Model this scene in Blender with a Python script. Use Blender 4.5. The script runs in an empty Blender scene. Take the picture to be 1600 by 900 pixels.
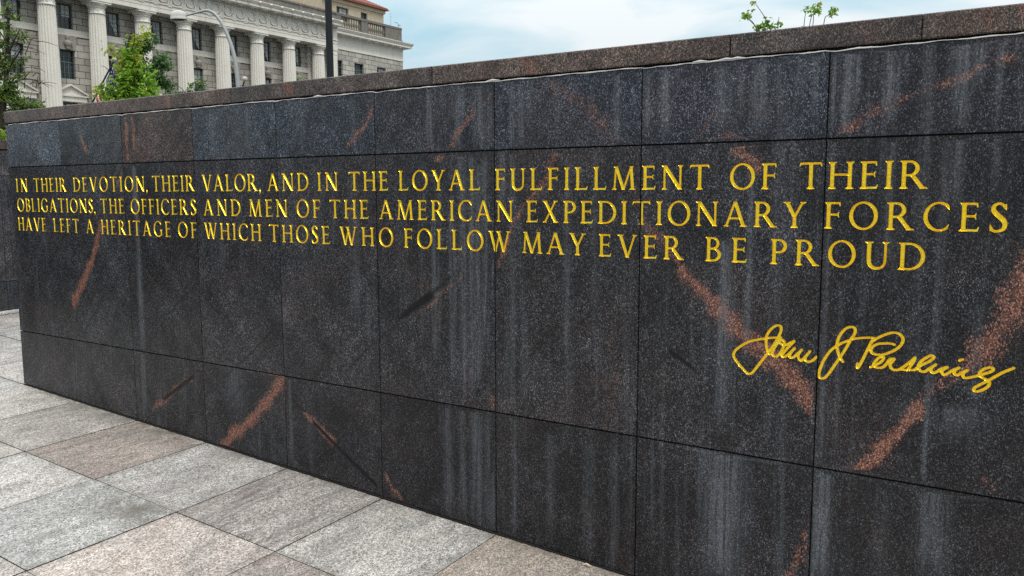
import bpy, math, random
import numpy as np
from mathutils import Vector, Matrix
from mathutils.geometry import delaunay_2d_cdt

S = bpy.context.scene
COL = S.collection
R = math.radians

# ------------------------------------------------------------------ camera
FPX = 1294.283
PITCH, ROLL, YAW = -0.116379, -0.0027095, -0.5769145
fwd = Vector((math.sin(YAW) * math.cos(PITCH), math.cos(YAW) * math.cos(PITCH), math.sin(PITCH)))
rt = Vector((math.cos(YAW), -math.sin(YAW), 0))
up = rt.cross(fwd)
r2 = rt * math.cos(ROLL) + up * math.sin(ROLL)
u2 = up * math.cos(ROLL) - rt * math.sin(ROLL)
cam = bpy.data.objects.new('camera', bpy.data.cameras.new('camera'))
COL.objects.link(cam)
m = Matrix((r2, u2, -fwd)).transposed().to_4x4()
m.translation = (0, 0, 1.6)
cam.matrix_world = m
cam.data.sensor_width = 36
cam.data.lens = 36 * FPX / 1600
cam.data.clip_start = 0.05
cam.data.clip_end = 3000
S.camera = cam

# ------------------------------------------------------------------ sky and sun
TOSUN = Vector((0.62, -0.36, 1.05)).normalized()
world = bpy.data.worlds.new('World')
S.world = world
world.use_nodes = True
nt = world.node_tree
nt.nodes.clear()
N = nt.nodes.new
out = N('ShaderNodeOutputWorld'); bg = N('ShaderNodeBackground'); bg.inputs['Strength'].default_value = 0.1
sky = N('ShaderNodeTexSky'); sky.sky_type = 'NISHITA'; sky.sun_disc = False
sky.sun_elevation = math.asin(TOSUN.z); sky.sun_rotation = math.atan2(TOSUN.x, TOSUN.y)
sky.air_density = 1.0; sky.dust_density = 2.0
tc = N('ShaderNodeTexCoord'); sp = N('ShaderNodeSeparateXYZ')
nt.links.new(tc.outputs['Generated'], sp.inputs[0])
def wmath(op, a, b=None, c=None):
    n = N('ShaderNodeMath'); n.operation = op
    for i, v in enumerate((a, b, c)):
        if v is None: continue
        if isinstance(v, (int, float)): n.inputs[i].default_value = v
        else: nt.links.new(v, n.inputs[i])
    return n.outputs[0]
zc = wmath('MAXIMUM', sp.outputs['Z'], 0.0)
den = wmath('ADD', zc, 0.16)
cx = wmath('DIVIDE', sp.outputs['X'], den); cy = wmath('DIVIDE', sp.outputs['Y'], den)
cb = N('ShaderNodeCombineXYZ'); nt.links.new(cx, cb.inputs[0]); nt.links.new(cy, cb.inputs[1])
cn = N('ShaderNodeTexNoise'); cn.inputs['Scale'].default_value = 1.35; cn.inputs['Detail'].default_value = 7
cn.inputs['Roughness'].default_value = 0.52; cn.inputs['Distortion'].default_value = 0.5
nt.links.new(cb.outputs[0], cn.inputs['Vector'])
cr = N('ShaderNodeValToRGB')
cr.color_ramp.elements[0].position = 0.39; cr.color_ramp.elements[0].color = (4.3, 6.35, 7.3, 1)
cr.color_ramp.elements[1].position = 0.60; cr.color_ramp.elements[1].color = (7.9, 8.4, 8.55, 1)
nt.links.new(cn.outputs['Fac'], cr.inputs[0])
gain = wmath('ADD', 0.63, wmath('MULTIPLY', wmath('POWER', zc, 0.9), 1.15))
gm = N('ShaderNodeVectorMath'); gm.operation = 'SCALE'
wz = N('ShaderNodeMix'); wz.data_type = 'RGBA'; nt.links.new(wmath('MINIMUM', wmath('MULTIPLY', wmath('MAXIMUM', wmath('SUBTRACT', zc, 0.2), 0.0), 2.2), 1.0), wz.inputs['Factor'])
nt.links.new(cr.outputs[0], wz.inputs['A']); wz.inputs['B'].default_value = (8.3, 8.3, 8.3, 1)
nt.links.new(wz.outputs['Result'], gm.inputs[0]); nt.links.new(gain, gm.inputs['Scale'])
mx = N('ShaderNodeMix'); mx.data_type = 'RGBA'; mx.inputs['Factor'].default_value = 0.93
nt.links.new(sky.outputs[0], mx.inputs['A']); nt.links.new(gm.outputs[0], mx.inputs['B'])
nt.links.new(mx.outputs['Result'], bg.inputs['Color']); nt.links.new(bg.outputs[0], out.inputs['Surface'])

sl = bpy.data.lights.new('sun', 'SUN'); sl.energy = 1.5; sl.angle = R(14); sl.color = (1.0, 0.95, 0.87)
so = bpy.data.objects.new('sun', sl); COL.objects.link(so)
so.rotation_euler = TOSUN.to_track_quat('Z', 'Y').to_euler()

S.view_settings.view_transform = 'Standard'
S.view_settings.look = 'None'
S.view_settings.exposure = 0.42
S.view_settings.gamma = 1.0
S.view_settings.use_curve_mapping = False
S.render.engine = 'CYCLES'
S.cycles.use_denoising = False
S.cycles.max_bounces = 6

# ------------------------------------------------------------------ helpers
class MB:
    """collects faces, builds ONE mesh object"""
    def __init__(s): s.v = []; s.f = []; s.sm = []
    def add(s, vs, fs, smooth=False):
        o = len(s.v); s.v.extend([tuple(map(float, q)) for q in vs])
        for f in fs: s.f.append(tuple(i + o for i in f)); s.sm.append(smooth)
    def box(s, x0, x1, y0, y1, z0, z1):
        v = [(x0, y0, z0), (x1, y0, z0), (x1, y1, z0), (x0, y1, z0), (x0, y0, z1), (x1, y0, z1), (x1, y1, z1), (x0, y1, z1)]
        s.add(v, [(0, 3, 2, 1), (4, 5, 6, 7), (0, 1, 5, 4), (1, 2, 6, 5), (2, 3, 7, 6), (3, 0, 4, 7)])
    def tube(s, pts, rad, n=8, cap=True, smooth=True):
        pts = [Vector(p) for p in pts]
        if not hasattr(rad, '__len__'): rad = [rad] * len(pts)
        vs, fs = [], []
        ref = None
        for i, p in enumerate(pts):
            t = (pts[min(i + 1, len(pts) - 1)] - pts[max(i - 1, 0)])
            if t.length < 1e-9: t = Vector((0, 0, 1))
            t.normalize()
            if ref is None:
                ref = Vector((1, 0, 0)) if abs(t.x) < .8 else Vector((0, 1, 0))
            a = (ref - t * ref.dot(t))
            if a.length < 1e-6: a = t.orthogonal()
            a.normalize(); ref = a; b = t.cross(a)
            for k in range(n):
                q = 2 * math.pi * k / n
                vs.append(p + (a * math.cos(q) + b * math.sin(q)) * rad[i])
        for i in range(len(pts) - 1):
            for k in range(n):
                fs.append((i * n + k, i * n + (k + 1) % n, (i + 1) * n + (k + 1) % n, (i + 1) * n + k))
        s.add(vs, fs, smooth)
        if cap:
            L = (len(pts) - 1) * n
            s.add(vs[:n], [tuple(reversed(range(n)))]); s.add(vs[L:], [tuple(range(n))])
    def lathe(s, c, prof, n=24, smooth=True):
        vs, fs = [], []
        for (r, z) in prof:
            for k in range(n):
                q = 2 * math.pi * k / n
                vs.append((c[0] + r * math.cos(q), c[1] + r * math.sin(q), c[2] + z))
        for i in range(len(prof) - 1):
            for k in range(n):
                fs.append((i * n + k, i * n + (k + 1) % n, (i + 1) * n + (k + 1) % n, (i + 1) * n + k))
        s.add(vs, fs, smooth)
    def prism_y(s, prof, y0, y1):
        """profile of (x, z) points swept along y"""
        n = len(prof)
        v = [(x, y0, z) for x, z in prof] + [(x, y1, z) for x, z in prof]
        f = [(k, (k + 1) % n, n + (k + 1) % n, n + k) for k in range(n)]
        s.add(v, f); s.add(v[:n], [tuple(range(n))]); s.add(v[n:], [tuple(reversed(range(n)))])
    def build(s, name, mat, parent=None):
        me = bpy.data.meshes.new(name)
        me.from_pydata(s.v, [], s.f); me.update()
        me.polygons.foreach_set('use_smooth', s.sm)
        me.materials.append(mat)
        o = bpy.data.objects.new(name, me); COL.objects.link(o)
        if parent: o.parent = parent
        return o
def link(name, me, mat, parent=None):
    me.materials.append(mat)
    o = bpy.data.objects.new(name, me); COL.objects.link(o)
    if parent: o.parent = parent
    return o
def local(o, x, y, z):
    """move the origin of a top-level mesh to its base without moving the mesh"""
    d = Vector((x, y, z)); o.data.transform(Matrix.Translation(-d)); o.location = d; return o
def tag(o, label, cat, group=None, kind=None):
    if label: o['label'] = label
    if cat: o['category'] = cat
    if group: o['group'] = group
    if kind: o['kind'] = kind
    return o
def empty(name, loc=(0, 0, 0)):
    o = bpy.data.objects.new(name, None); COL.objects.link(o); o.location = loc; return o

# ------------------------------------------------------------------ material helpers
class Mat:
    def __init__(s, name, rough=.6, spec=.5):
        s.m = bpy.data.materials.new(name); s.m.use_nodes = True
        s.t = s.m.node_tree; s.b = s.t.nodes['Principled BSDF']
        s.b.inputs['Roughness'].default_value = rough
        s.b.inputs['Specular IOR Level'].default_value = spec
    def n(s, kind, **kw):
        q = s.t.nodes.new('ShaderNode' + kind)
        for k, v in kw.items(): setattr(q, k, v)
        return q
    def l(s, a, b): s.t.links.new(a, b)
    def put(s, sock, v):
        if isinstance(v, bpy.types.NodeSocket): s.l(v, sock)
        elif isinstance(v, tuple) and len(v) == 3 and sock.type == 'RGBA': sock.default_value = (*v, 1)
        else: sock.default_value = v
    def math(s, op, *a, clamp=False):
        q = s.n('Math', operation=op, use_clamp=clamp)
        for i, v in enumerate(a): s.put(q.inputs[i], v)
        return q.outputs[0]
    def mix(s, f, a, b, blend='MIX'):
        q = s.n('Mix', data_type='RGBA', blend_type=blend)
        s.put(q.inputs['Factor'], f); s.put(q.inputs['A'], a); s.put(q.inputs['B'], b)
        return q.outputs['Result']
    def co(s, rot=(0, 0, 0), scale=(1, 1, 1), src='Object'):
        c = s.n('TexCoord'); mp = s.n('Mapping')
        mp.inputs['Rotation'].default_value = rot; mp.inputs['Scale'].default_value = scale
        s.l(c.outputs[src], mp.inputs['Vector']); return mp.outputs[0]
    def noise(s, vec, scale, detail=3, rough=.55, dist=0, out='Fac'):
        q = s.n('TexNoise'); q.inputs['Scale'].default_value = scale; q.inputs['Detail'].default_value = detail
        q.inputs['Roughness'].default_value = rough; q.inputs['Distortion'].default_value = dist
        s.put(q.inputs['Vector'], vec); return q.outputs[out]
    def voro(s, vec, scale, out='Color', feature='F1'):
        q = s.n('TexVoronoi', feature=feature); q.inputs['Scale'].default_value = scale
        s.put(q.inputs['Vector'], vec); return q.outputs[out]
    def ramp(s, f, stops, interp='LINEAR'):
        q = s.n('ValToRGB'); cr = q.color_ramp; cr.interpolation = interp
        while len(cr.elements) < len(stops): cr.elements.new(0.5)
        for e, (p, c) in zip(cr.elements, stops):
            e.position = p; e.color = (*c, 1) if hasattr(c, '__len__') else (c, c, c, 1)
        s.put(q.inputs[0], f); return q.outputs[0]
    def attr(s, name): 
        q = s.n('Attribute', attribute_name=name); return q
    def sep(s, c):
        q = s.n('SeparateColor'); s.l(c, q.inputs[0]); return q.outputs
    def step(s, v, a, b):
        q = s.n('MapRange', interpolation_type='SMOOTHSTEP'); s.put(q.inputs['Value'], v)
        q.inputs['From Min'].default_value = a; q.inputs['From Max'].default_value = b; return q.outputs[0]
    def base(s, c): s.put(s.b.inputs['Base Color'], c); return s
    def bump(s, h, strength=.3, dist=.01):
        q = s.n('Bump'); q.inputs['Strength'].default_value = strength; q.inputs['Distance'].default_value = dist
        s.l(h, q.inputs['Height']); s.l(q.outputs[0], s.b.inputs['Normal']); return s

def plain(name, col, rough=.6, spec=.5, metal=0, var=.25, scale=6.0):
    M = Mat(name, rough, spec); v = M.co()
    n = M.noise(v, scale, 5, .6)
    f = M.math('MULTIPLY_ADD', n, var * 2, 1 - var)
    M.base(M.mix(1.0, col, M.ramp(f, [(0, 0), (1, 1)]), 'MULTIPLY') if False else M.mix(n, tuple(c * (1 - var) for c in col), tuple(min(1, c * (1 + var)) for c in col)))
    M.b.inputs['Metallic'].default_value = metal
    return M.m

# ------------------------------------------------------------------ granite of the walls
def granite(name, dark=(.0034, .0034, .0041), mid=(.0205, .0215, .0255), lite=(.125, .122, .128), warm=0.0):
    M = Mat(name, .36, .30)
    rot = M.co(rot=(0, R(-32), 0), scale=(1.0, 1.0, .68))
    vc = M.sep(M.voro(rot, 400.0))
    grain = M.ramp(vc[0], [(0, dark), (.46, tuple(c * 1.4 for c in dark)), (.72, mid), (.90, tuple(c * 2.1 for c in mid)), (1, lite)])
    vd = M.sep(M.voro(rot, 170.0))
    grain = M.mix(1.0, grain, M.ramp(vd[1], [(0, .74), (.6, .97), (.9, 1.2), (1, 1.42)]), 'MULTIPLY')
    obj = M.co()
    tint = M.attr('tint')
    off = M.n('VectorMath', operation='SCALE'); off.inputs[0].default_value = (31.0, 17.0, 23.0); M.l(tint.outputs['Alpha'], off.inputs['Scale'])
    po = M.n('VectorMath', operation='ADD'); M.l(obj, po.inputs[0]); M.l(off.outputs[0], po.inputs[1]); pobj = po.outputs[0]
    cloud = M.noise(pobj, 3.6, 7, .68, .6)
    grain = M.mix(1.0, grain, M.ramp(cloud, [(.28, .5), (.5, .95), (.74, 1.7)]), 'MULTIPLY')
    # foliation running diagonally through each slab
    for ang, sc_ in ((-38, 13.0), (47, 9.0)):
        mp_ = M.n('Mapping'); mp_.inputs['Rotation'].default_value = (0, R(ang), 0); M.l(pobj, mp_.inputs['Vector'])
        mq_ = M.n('Mapping'); mq_.inputs['Scale'].default_value = (1, 1, .10); M.l(mp_.outputs[0], mq_.inputs['Vector'])
        fo = M.noise(mq_.outputs[0], sc_, 6, .68, .35)
        grain = M.mix(1.0, grain, M.ramp(fo, [(.30, .70), (.5, 1.0), (.70, 1.38)]), 'MULTIPLY')
    # brown feldspar grains
    br = M.step(vc[1], .74, .86)
    brm = M.math('MULTIPLY', br, M.step(M.noise(pobj, 2.6, 5, .65, .8), .44, .72))
    grain = M.mix(M.math('MULTIPLY', brm, .55 + warm * .45), grain, (.105, .062, .046))
    at = M.attr('marks'); a = M.sep(at.outputs['Color'])
    grain = M.mix(1.0, grain, tint.outputs['Color'], 'MULTIPLY')
    # rusty veins, broken up grain by grain
    vn = M.noise(rot, 42.0, 6, .75)
    vb = M.noise(obj, 15.0, 5, .65, .8)
    vs = M.sep(M.voro(rot, 310.0))
    thr = M.math('ADD', M.math('ADD', M.math('MULTIPLY', vn, 1.0), M.math('MULTIPLY', vb, 1.0)), M.math('MULTIPLY', vs[0], 1.3))
    vf = M.step(M.math('SUBTRACT', M.math('MULTIPLY', a[0], 2.9), thr), -.34, .36)
    vcol = M.ramp(vs[1], [(0, (.028, .014, .012)), (.3, (.11, .042, .030)), (.65, (.26, .098, .064)), (1, (.46, .25, .18))])
    vcol = M.mix(M.math('MULTIPLY', M.step(vc[2], .55, .8), .75), vcol, (.02, .015, .014))
    grain = M.mix(M.math('MULTIPLY', vf, .92), grain, vcol)
    # pale run-down mineral streaks
    sv = M.co(scale=(1, 1, .035))
    sn = M.noise(sv, 75.0, 4, .7)
    sn2 = M.noise(M.co(scale=(1, 1, .12)), 260.0, 3, .7)
    sf = M.math('MULTIPLY', M.math('MULTIPLY', a[1], 1.55), M.math('MULTIPLY', M.step(sn, .28, .60), M.math('ADD', .45, sn2)), clamp=True)
    scol = M.ramp(vc[0], [(0, (.062, .069, .079)), (.6, (.100, .111, .126)), (1, (.20, .215, .235))])
    grain = M.mix(M.math('MULTIPLY', sf, .82), grain, scol)
    # faint general run-off
    fr_ = M.math('MULTIPLY', M.step(M.noise(M.co(scale=(1, 1, .045)), 19.0, 6, .7), .50, .74), M.step(M.noise(obj, .9, 3, .6), .36, .62))
    grain = M.mix(M.math('MULTIPLY', fr_, .34), grain, scol)
    # dark mineral seams
    grain = M.mix(M.math('MULTIPLY', a[2], 1.15, clamp=True), grain, (.0025, .0025, .003))
    M.base(grain)
    rr = M.math('ADD', .26, M.math('MULTIPLY', vd[2], .14))
    rr = M.math('ADD', rr, M.math('MULTIPLY', sf, .2))
    M.l(rr, M.b.inputs['Roughness'])
    M.bump(vc[0], .14, .002)
    return M.m
GRANITE = granite('dark_granite')
COPING = granite('coping_granite', (.019, .0155, .014), (.078, .060, .052), (.20, .155, .14), 1.0)

def paving_mat():
    M = Mat('grey_granite_paving', .5, .4)
    tint = M.attr('tint'); u = M.attr('marks'); a = M.sep(u.outputs['Color'])
    rot = M.co(rot=(0, 0, R(28)), scale=(1, .62, 1))
    vc = M.sep(M.voro(rot, 250.0))
    vd = M.sep(M.voro(rot, 120.0))
    c = M.ramp(vc[0], [(0, (.115, .113, .11)), (.2, (.235, .23, .222)), (.52, (.40, .392, .378)), (1, (.64, .628, .605))])
    c = M.mix(1.0, c, M.ramp(vd[0], [(0, .74), (.5, 1.0), (1, 1.2)]), 'MULTIPLY')
    c = M.mix(1.0, c, tint.outputs['Color'], 'MULTIPLY')
    obj = M.co()
    off = M.n('VectorMath', operation='SCALE'); off.inputs[0].default_value = (31.0, 17.0, 23.0); M.l(u.outputs['Alpha'], off.inputs['Scale'])
    po = M.n('VectorMath', operation='ADD'); M.l(obj, po.inputs[0]); M.l(off.outputs[0], po.inputs[1]); pobj = po.outputs[0]
    def turned(ang, sc):
        q = M.n('Mapping'); q.inputs['Rotation'].default_value = (0, 0, R(ang)); q.inputs['Scale'].default_value = sc
        M.l(pobj, q.inputs['Vector']); return q.outputs[0]
    # cloudy flow of the stone, different in every slab
    fl = M.noise(turned(34, (1, .3, 1)), 5.5, 7, .66, 1.2)
    c = M.mix(1.0, c, M.ramp(fl, [(.28, .58), (.5, 1.0), (.72, 1.25)]), 'MULTIPLY')
    bl = M.step(M.noise(turned(50, (1, .5, 1)), 3.4, 6, .65, 1.4), .52, .76)
    c = M.mix(M.math('MULTIPLY', bl, .52), c, (.17, .175, .18))
    # banded slabs
    bn = M.noise(M.co(rot=(0, 0, R(8)), scale=(1, .08, 1)), 30.0, 6, .7, .5)
    c = M.mix(M.math('MULTIPLY', M.math('MULTIPLY', a[0], .75), M.step(bn, .46, .70)), c, (.11, .10, .10))
    # pink and rusty grains gathered in patches
    pk = M.math('MULTIPLY', M.math('MULTIPLY', a[1], M.step(vc[1], .5, .8)), M.step(M.noise(pobj, 4.2, 5, .65, .8), .40, .66))
    c = M.mix(M.math('MULTIPLY', pk, .6), c, (.36, .225, .17))
    ru = M.math('MULTIPLY', M.step(M.noise(pobj, 6.5, 6, .7, 1.0), .62, .76), M.step(vc[2], .2, .6))
    c = M.mix(M.math('MULTIPLY', ru, .5), c, (.42, .27, .16))
    # dirt
    st = M.step(M.noise(obj, 1.7, 7, .68, .8), .48, .74)
    c = M.mix(M.math('MULTIPLY', st, .5), c, (.15, .145, .138))
    sp2 = M.step(M.noise(obj, 38.0, 4, .7), .66, .74)
    c = M.mix(M.math('MULTIPLY', sp2, .4), c, (.09, .085, .08))
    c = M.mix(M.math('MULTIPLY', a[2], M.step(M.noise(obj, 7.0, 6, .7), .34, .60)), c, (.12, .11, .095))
    M.base(c)
    M.l(M.math('ADD', .36, M.math('MULTIPLY', vc[2], .22)), M.b.inputs['Roughness'])
    M.bump(vc[0], .22, .003)
    return M.m
PAVING = paving_mat()
GROUT = plain('dark_mortar', (.011, .010, .009), .9, .2, var=.4, scale=30)
GOLD = Mat('gold_leaf', .24, .5)
_v = GOLD.co(); _g = GOLD.noise(_v, 130.0, 4, .7)
_w = GOLD.step(GOLD.noise(_v, 420.0, 3, .7), .56, .70)
_c = (GOLD.ramp(_g, [(.28, (.85, .46, .012)), (.5, (1.0, .74, .035)), (.72, (1.0, .88, .12))]))
GOLD.base(GOLD.mix(GOLD.math('MULTIPLY', _w, .6), _c, (.50, .22, .008)))
GOLD.b.inputs['Metallic'].default_value = .80
GOLD.bump(GOLD.noise(_v, 190.0, 4, .7), .45, .003)
GOLD = GOLD.m
DARKLET = plain('dark_cut_letter', (.006, .006, .006), .8, .2)
SEALANT = plain('white_sealant', (.56, .56, .55), .5, .4, var=.35, scale=20)

def limestone():
    M = Mat('limestone', .85, .25)
    v = M.co(); 
    n = M.noise(v, .9, 6, .65); n2 = M.noise(M.co(scale=(1, 1, .12)), 1.6, 5, .65)
    c = M.mix(n, (.58, .565, .515), (.78, .765, .70))
    c = M.mix(M.math('MULTIPLY', M.step(n2, .50, .74), .35), c, (.24, .225, .19))
    g = M.noise(v, 14.0, 4, .7)
    c = M.mix(M.math('MULTIPLY', g, .3), c, (.30, .28, .24))
    M.base(c); return M.m
LIME = limestone()
def ashlar():
    M = Mat('ashlar_limestone', .88, .25)
    v = M.co(rot=(0, 0, 0)); sp_ = M.n('SeparateXYZ'); M.l(v, sp_.inputs[0])
    cb_ = M.n('CombineXYZ'); M.l(sp_.outputs['Y'], cb_.inputs[0]); M.l(sp_.outputs['Z'], cb_.inputs[1])
    b = M.n('TexBrick'); b.offset = .5; b.inputs['Scale'].default_value = 1.0
    b.inputs['Brick Width'].default_value = 1.30; b.inputs['Row Height'].default_value = .64
    b.inputs['Mortar Size'].default_value = .034; b.inputs['Mortar Smooth'].default_value = .25
    b.inputs['Color1'].default_value = (.32, .31, .28, 1); b.inputs['Color2'].default_value = (.46, .445, .395, 1)
    b.inputs['Mortar'].default_value = (.085, .08, .072, 1)
    M.l(cb_.outputs[0], b.inputs['Vector'])
    n = M.noise(v, .7, 6, .6)
    c = M.mix(1.0, b.outputs['Color'], M.ramp(n, [(.2, .7), (.8, 1.15)]), 'MULTIPLY')
    M.base(c); M.bump(b.outputs['Fac'], -.6, .05); return M.m
ASHLAR = ashlar()
STAINED = plain('weathered_limestone', (.15, .142, .13), .9, .2, var=.55, scale=2.2)
BUST = plain('weathered_carving', (.30, .285, .25), .9, .2, var=.5, scale=5)
ATTIC = plain('attic_limestone', (.40, .35, .26), .9, .2, var=.3, scale=1.6)
ROOF = plain('red_roof_tile', (.22, .085, .068), .7, .3, var=.3, scale=3)
FRAME = plain('dark_window_frame', (.035, .045, .045), .5, .4)
SASH = plain('pale_sash_bar', (.16, .19, .19), .5, .4)
PANE = Mat('window_glass', .06, .5)
_v = PANE.co(scale=(1, .4, 1)); _n = PANE.noise(_v, .8, 3, .5)
PANE.base(PANE.ramp(_n, [(.45, (.006, .009, .011)), (.62, (.03, .038, .042))])); PANE = PANE.m
CURTAIN = plain('white_curtain', (.42, .45, .45), .9, .1, var=.3, scale=9)
BLACKMETAL = plain('dark_painted_metal', (.006, .0085, .012), .5, .3)
GALV = plain('galvanised_steel', (.30, .32, .32), .5, .5, metal=.25)
LAMPSHELL = plain('aged_lamp_shell', (.44, .45, .42), .6, .4, var=.3, scale=5)
BARK = plain('tree_bark', (.035, .028, .022), .9, .2, var=.4, scale=14)
def leafmat(name, a, b, c):
    M = Mat(name, .55, .35)
    g = M.n('NewGeometry')
    M.base(M.ramp(g.outputs['Random Per Island'], [(0, a), (.5, b), (1, c)]))
    tr = M.n('BsdfTranslucent'); M.l(M.b.inputs['Base Color'].links[0].from_socket, tr.inputs['Color'])
    ms = M.n('MixShader'); ms.inputs[0].default_value = .4
    M.l(M.b.outputs[0], ms.inputs[1]); M.l(tr.outputs[0], ms.inputs[2])
    M.l(ms.outputs[0], M.t.nodes['Material Output'].inputs['Surface'])
    return M.m
LEAF_BRIGHT = leafmat('bright_leaf', (.11, .25, .018), (.20, .38, .03), (.33, .50, .06))
LEAF_YOUNG = leafmat('young_leaf', (.20, .33, .03), (.32, .40, .05), (.40, .36, .08))
LEAF_DARK = leafmat('dark_leaf', (.045, .105, .035), (.07, .155, .048), (.11, .21, .065))
LEAF_OLIVE = leafmat('olive_leaf', (.06, .13, .03), (.12, .20, .045), (.24, .30, .09))
GROUND = plain('bare_ground', (.10, .095, .085), .95, .2, var=.3, scale=.6)
ASPHALT = plain('asphalt', (.05, .05, .052), .9, .3, var=.25, scale=2)

# ------------------------------------------------------------------ lettering: Roman capitals as distance fields
def catmull(P, n=6):
    P = [np.array(p, float) for p in P]
    if len(P) < 3: return P
    o = []
    for i in range(len(P) - 1):
        p0 = P[max(i - 1, 0)]; p1 = P[i]; p2 = P[i + 1]; p3 = P[min(i + 2, len(P) - 1)]
        for k in range(n):
            t = k / n
            o.append(.5 * ((2 * p1) + (p2 - p0) * t + (2 * p0 - 5 * p1 + 4 * p2 - p3) * t * t + (3 * p1 - p0 - 3 * p2 + p3) * t ** 3))
    o.append(P[-1]); return o
class Field:
    def __init__(s, x0, x1, y0, y1, h):
        s.x0, s.y0, s.h = x0, y0, h
        s.xs = np.arange(x0, x1 + h, h); s.ys = np.arange(y0, y1 + h, h)
        s.X, s.Y = np.meshgrid(s.xs, s.ys)
        s.d = np.full(s.X.shape, 9.0)
    def poly(s, P):
        P = np.array(P, float); d = np.full(s.X.shape, 9.0); ins = np.zeros(s.X.shape, bool)
        for i in range(len(P)):
            a = P[i - 1]; b = P[i]; e = b - a
            L = max(e @ e, 1e-12)
            t = np.clip(((s.X - a[0]) * e[0] + (s.Y - a[1]) * e[1]) / L, 0, 1)
            d = np.minimum(d, np.hypot(s.X - a[0] - t * e[0], s.Y - a[1] - t * e[1]))
            c = (a[1] > s.Y) != (b[1] > s.Y)
            if e[1] != 0: ins ^= c & (s.X < e[0] * (s.Y - a[1]) / e[1] + a[0])
        return np.where(ins, -d, d)
    def stroke(s, P):
        """P: (x, y, halfwidth)"""
        d = np.full(s.X.shape, 9.0)
        for (ax, ay, aw), (bx, by, bw) in zip(P[:-1], P[1:]):
            ex, ey = bx - ax, by - ay; L = max(ex * ex + ey * ey, 1e-12)
            t = np.clip(((s.X - ax) * ex + (s.Y - ay) * ey) / L, 0, 1)
            d = np.minimum(d, np.hypot(s.X - ax - t * ex, s.Y - ay - t * ey) - (aw + (bw - aw) * t))
        return d
    def u(s, *ds):
        for d in ds: s.d = np.minimum(s.d, d)
    def sample(s, x, y):
        gx = np.clip((x - s.x0) / s.h, 0, len(s.xs) - 1.001); gy = np.clip((y - s.y0) / s.h, 0, len(s.ys) - 1.001)
        i = gx.astype(int); j = gy.astype(int); a = gx - i; b = gy - j
        return (s.d[j, i] * (1 - a) + s.d[j, i + 1] * a) * (1 - b) + (s.d[j + 1, i] * (1 - a) + s.d[j + 1, i + 1] * a) * b
    def contours(s, level, tol):
        d = s.d - level; J, I = d.shape; pts = {}; nxt = {}
        def ed(j, i, v):
            k = (j, i, v)
            if k not in pts:
                if v == 0: a, b = d[j, i], d[j, i + 1]; pts[k] = (s.xs[i] + s.h * a / (a - b), s.ys[j])
                else: a, b = d[j, i], d[j + 1, i]; pts[k] = (s.xs[i], s.ys[j] + s.h * a / (a - b))
            return k
        neg = d < 0
        mixed = (neg[:-1, :-1] != neg[1:, :-1]) | (neg[:-1, :-1] != neg[:-1, 1:]) | (neg[:-1, :-1] != neg[1:, 1:])
        for j, i in zip(*np.nonzero(mixed)):
            c = (neg[j, i], neg[j, i + 1], neg[j + 1, i + 1], neg[j + 1, i])
            E = [(j, i, 0), (j, i + 1, 1), (j + 1, i, 0), (j, i, 1)]
            cr = [q for q in range(4) if c[q] != c[(q + 1) % 4]]
            # walk so that inside lies to the left: from edge where outside->inside (ccw) to inside->outside
            st = [q for q in cr if c[q]]       # inside at corner q, outside at q+1
            en = [q for q in cr if not c[q]]
            if len(cr) == 2: nxt[ed(*E[st[0]])] = ed(*E[en[0]])
            else:
                for q in st: nxt[ed(*E[q])] = ed(*E[(q + 3) % 4]) if (q + 3) % 4 in en else ed(*E[en[0]])
        loops = []
        while nxt:
            k0 = next(iter(nxt)); L = []; k = k0
            while k in nxt: L.append(pts[k]); k = nxt.pop(k)
            if len(L) > 5: loops.append(simplify(np.array(L), tol))
        return [L for L in loops if len(L) > 3]
def dp(P, tol):
    if len(P) < 3: return P
    a, b = P[0], P[-1]; e = b - a; L = np.hypot(*e)
    d = np.abs(e[0] * (P[:, 1] - a[1]) - e[1] * (P[:, 0] - a[0])) / L if L > 1e-9 else np.hypot(*(P - a).T)
    k = int(d.argmax())
    if d[k] < tol: return np.array([a, b])
    return np.vstack([dp(P[:k + 1], tol)[:-1], dp(P[k:], tol)])
def simplify(P, tol):
    k = int(np.hypot(*(P - P[0]).T).argmax())
    return np.vstack([dp(P[:k + 1], tol)[:-1], dp(np.vstack([P[k:], P[:1]]), tol)[:-1]])

T, t = .138, .072
def ell(cx, cy, rx, ry, rot=0, n=72):
    o = []
    for k in range(n):
        q = 2 * math.pi * k / n; x = rx * math.cos(q); y = ry * math.sin(q)
        o.append((cx + x * math.cos(rot) - y * math.sin(rot), cy + x * math.sin(rot) + y * math.cos(rot)))
    return o
def stem(F, x, y0=0, y1=1, w=T, bot=True, top=True, sr=.075):
    h = w / 2; L = [(x - h, y0 + .12), (x - h, y1 - .12)]; Rr = [(x + h, y1 - .12), (x + h, y0 + .12)]
    if top: L += [(x - h - .02, y1 - .06), (x - h - sr, y1 - .028), (x - h - sr, y1)]; Rr = [(x + h + sr, y1), (x + h + sr, y1 - .028), (x + h + .02, y1 - .06)] + Rr
    else: L += [(x - h, y1)]; Rr = [(x + h, y1)] + Rr
    if bot: Rr += [(x + h + .02, y0 + .06), (x + h + sr, y0 + .028), (x + h + sr, y0)]; L = [(x - h - sr, y0), (x - h - sr, y0 + .028), (x - h - .02, y0 + .06)] + L
    else: Rr += [(x + h, y0)]; L = [(x - h, y0)] + L
    F.u(F.poly(L + Rr))
def diag(F, xa, ya, xb, yb, w):
    e = math.hypot(xb - xa, yb - ya); hw = w / 2 * e / abs(yb - ya)
    F.u(F.poly([(xa - hw, ya), (xa + hw, ya), (xb + hw, yb), (xb - hw, yb)]))
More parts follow.
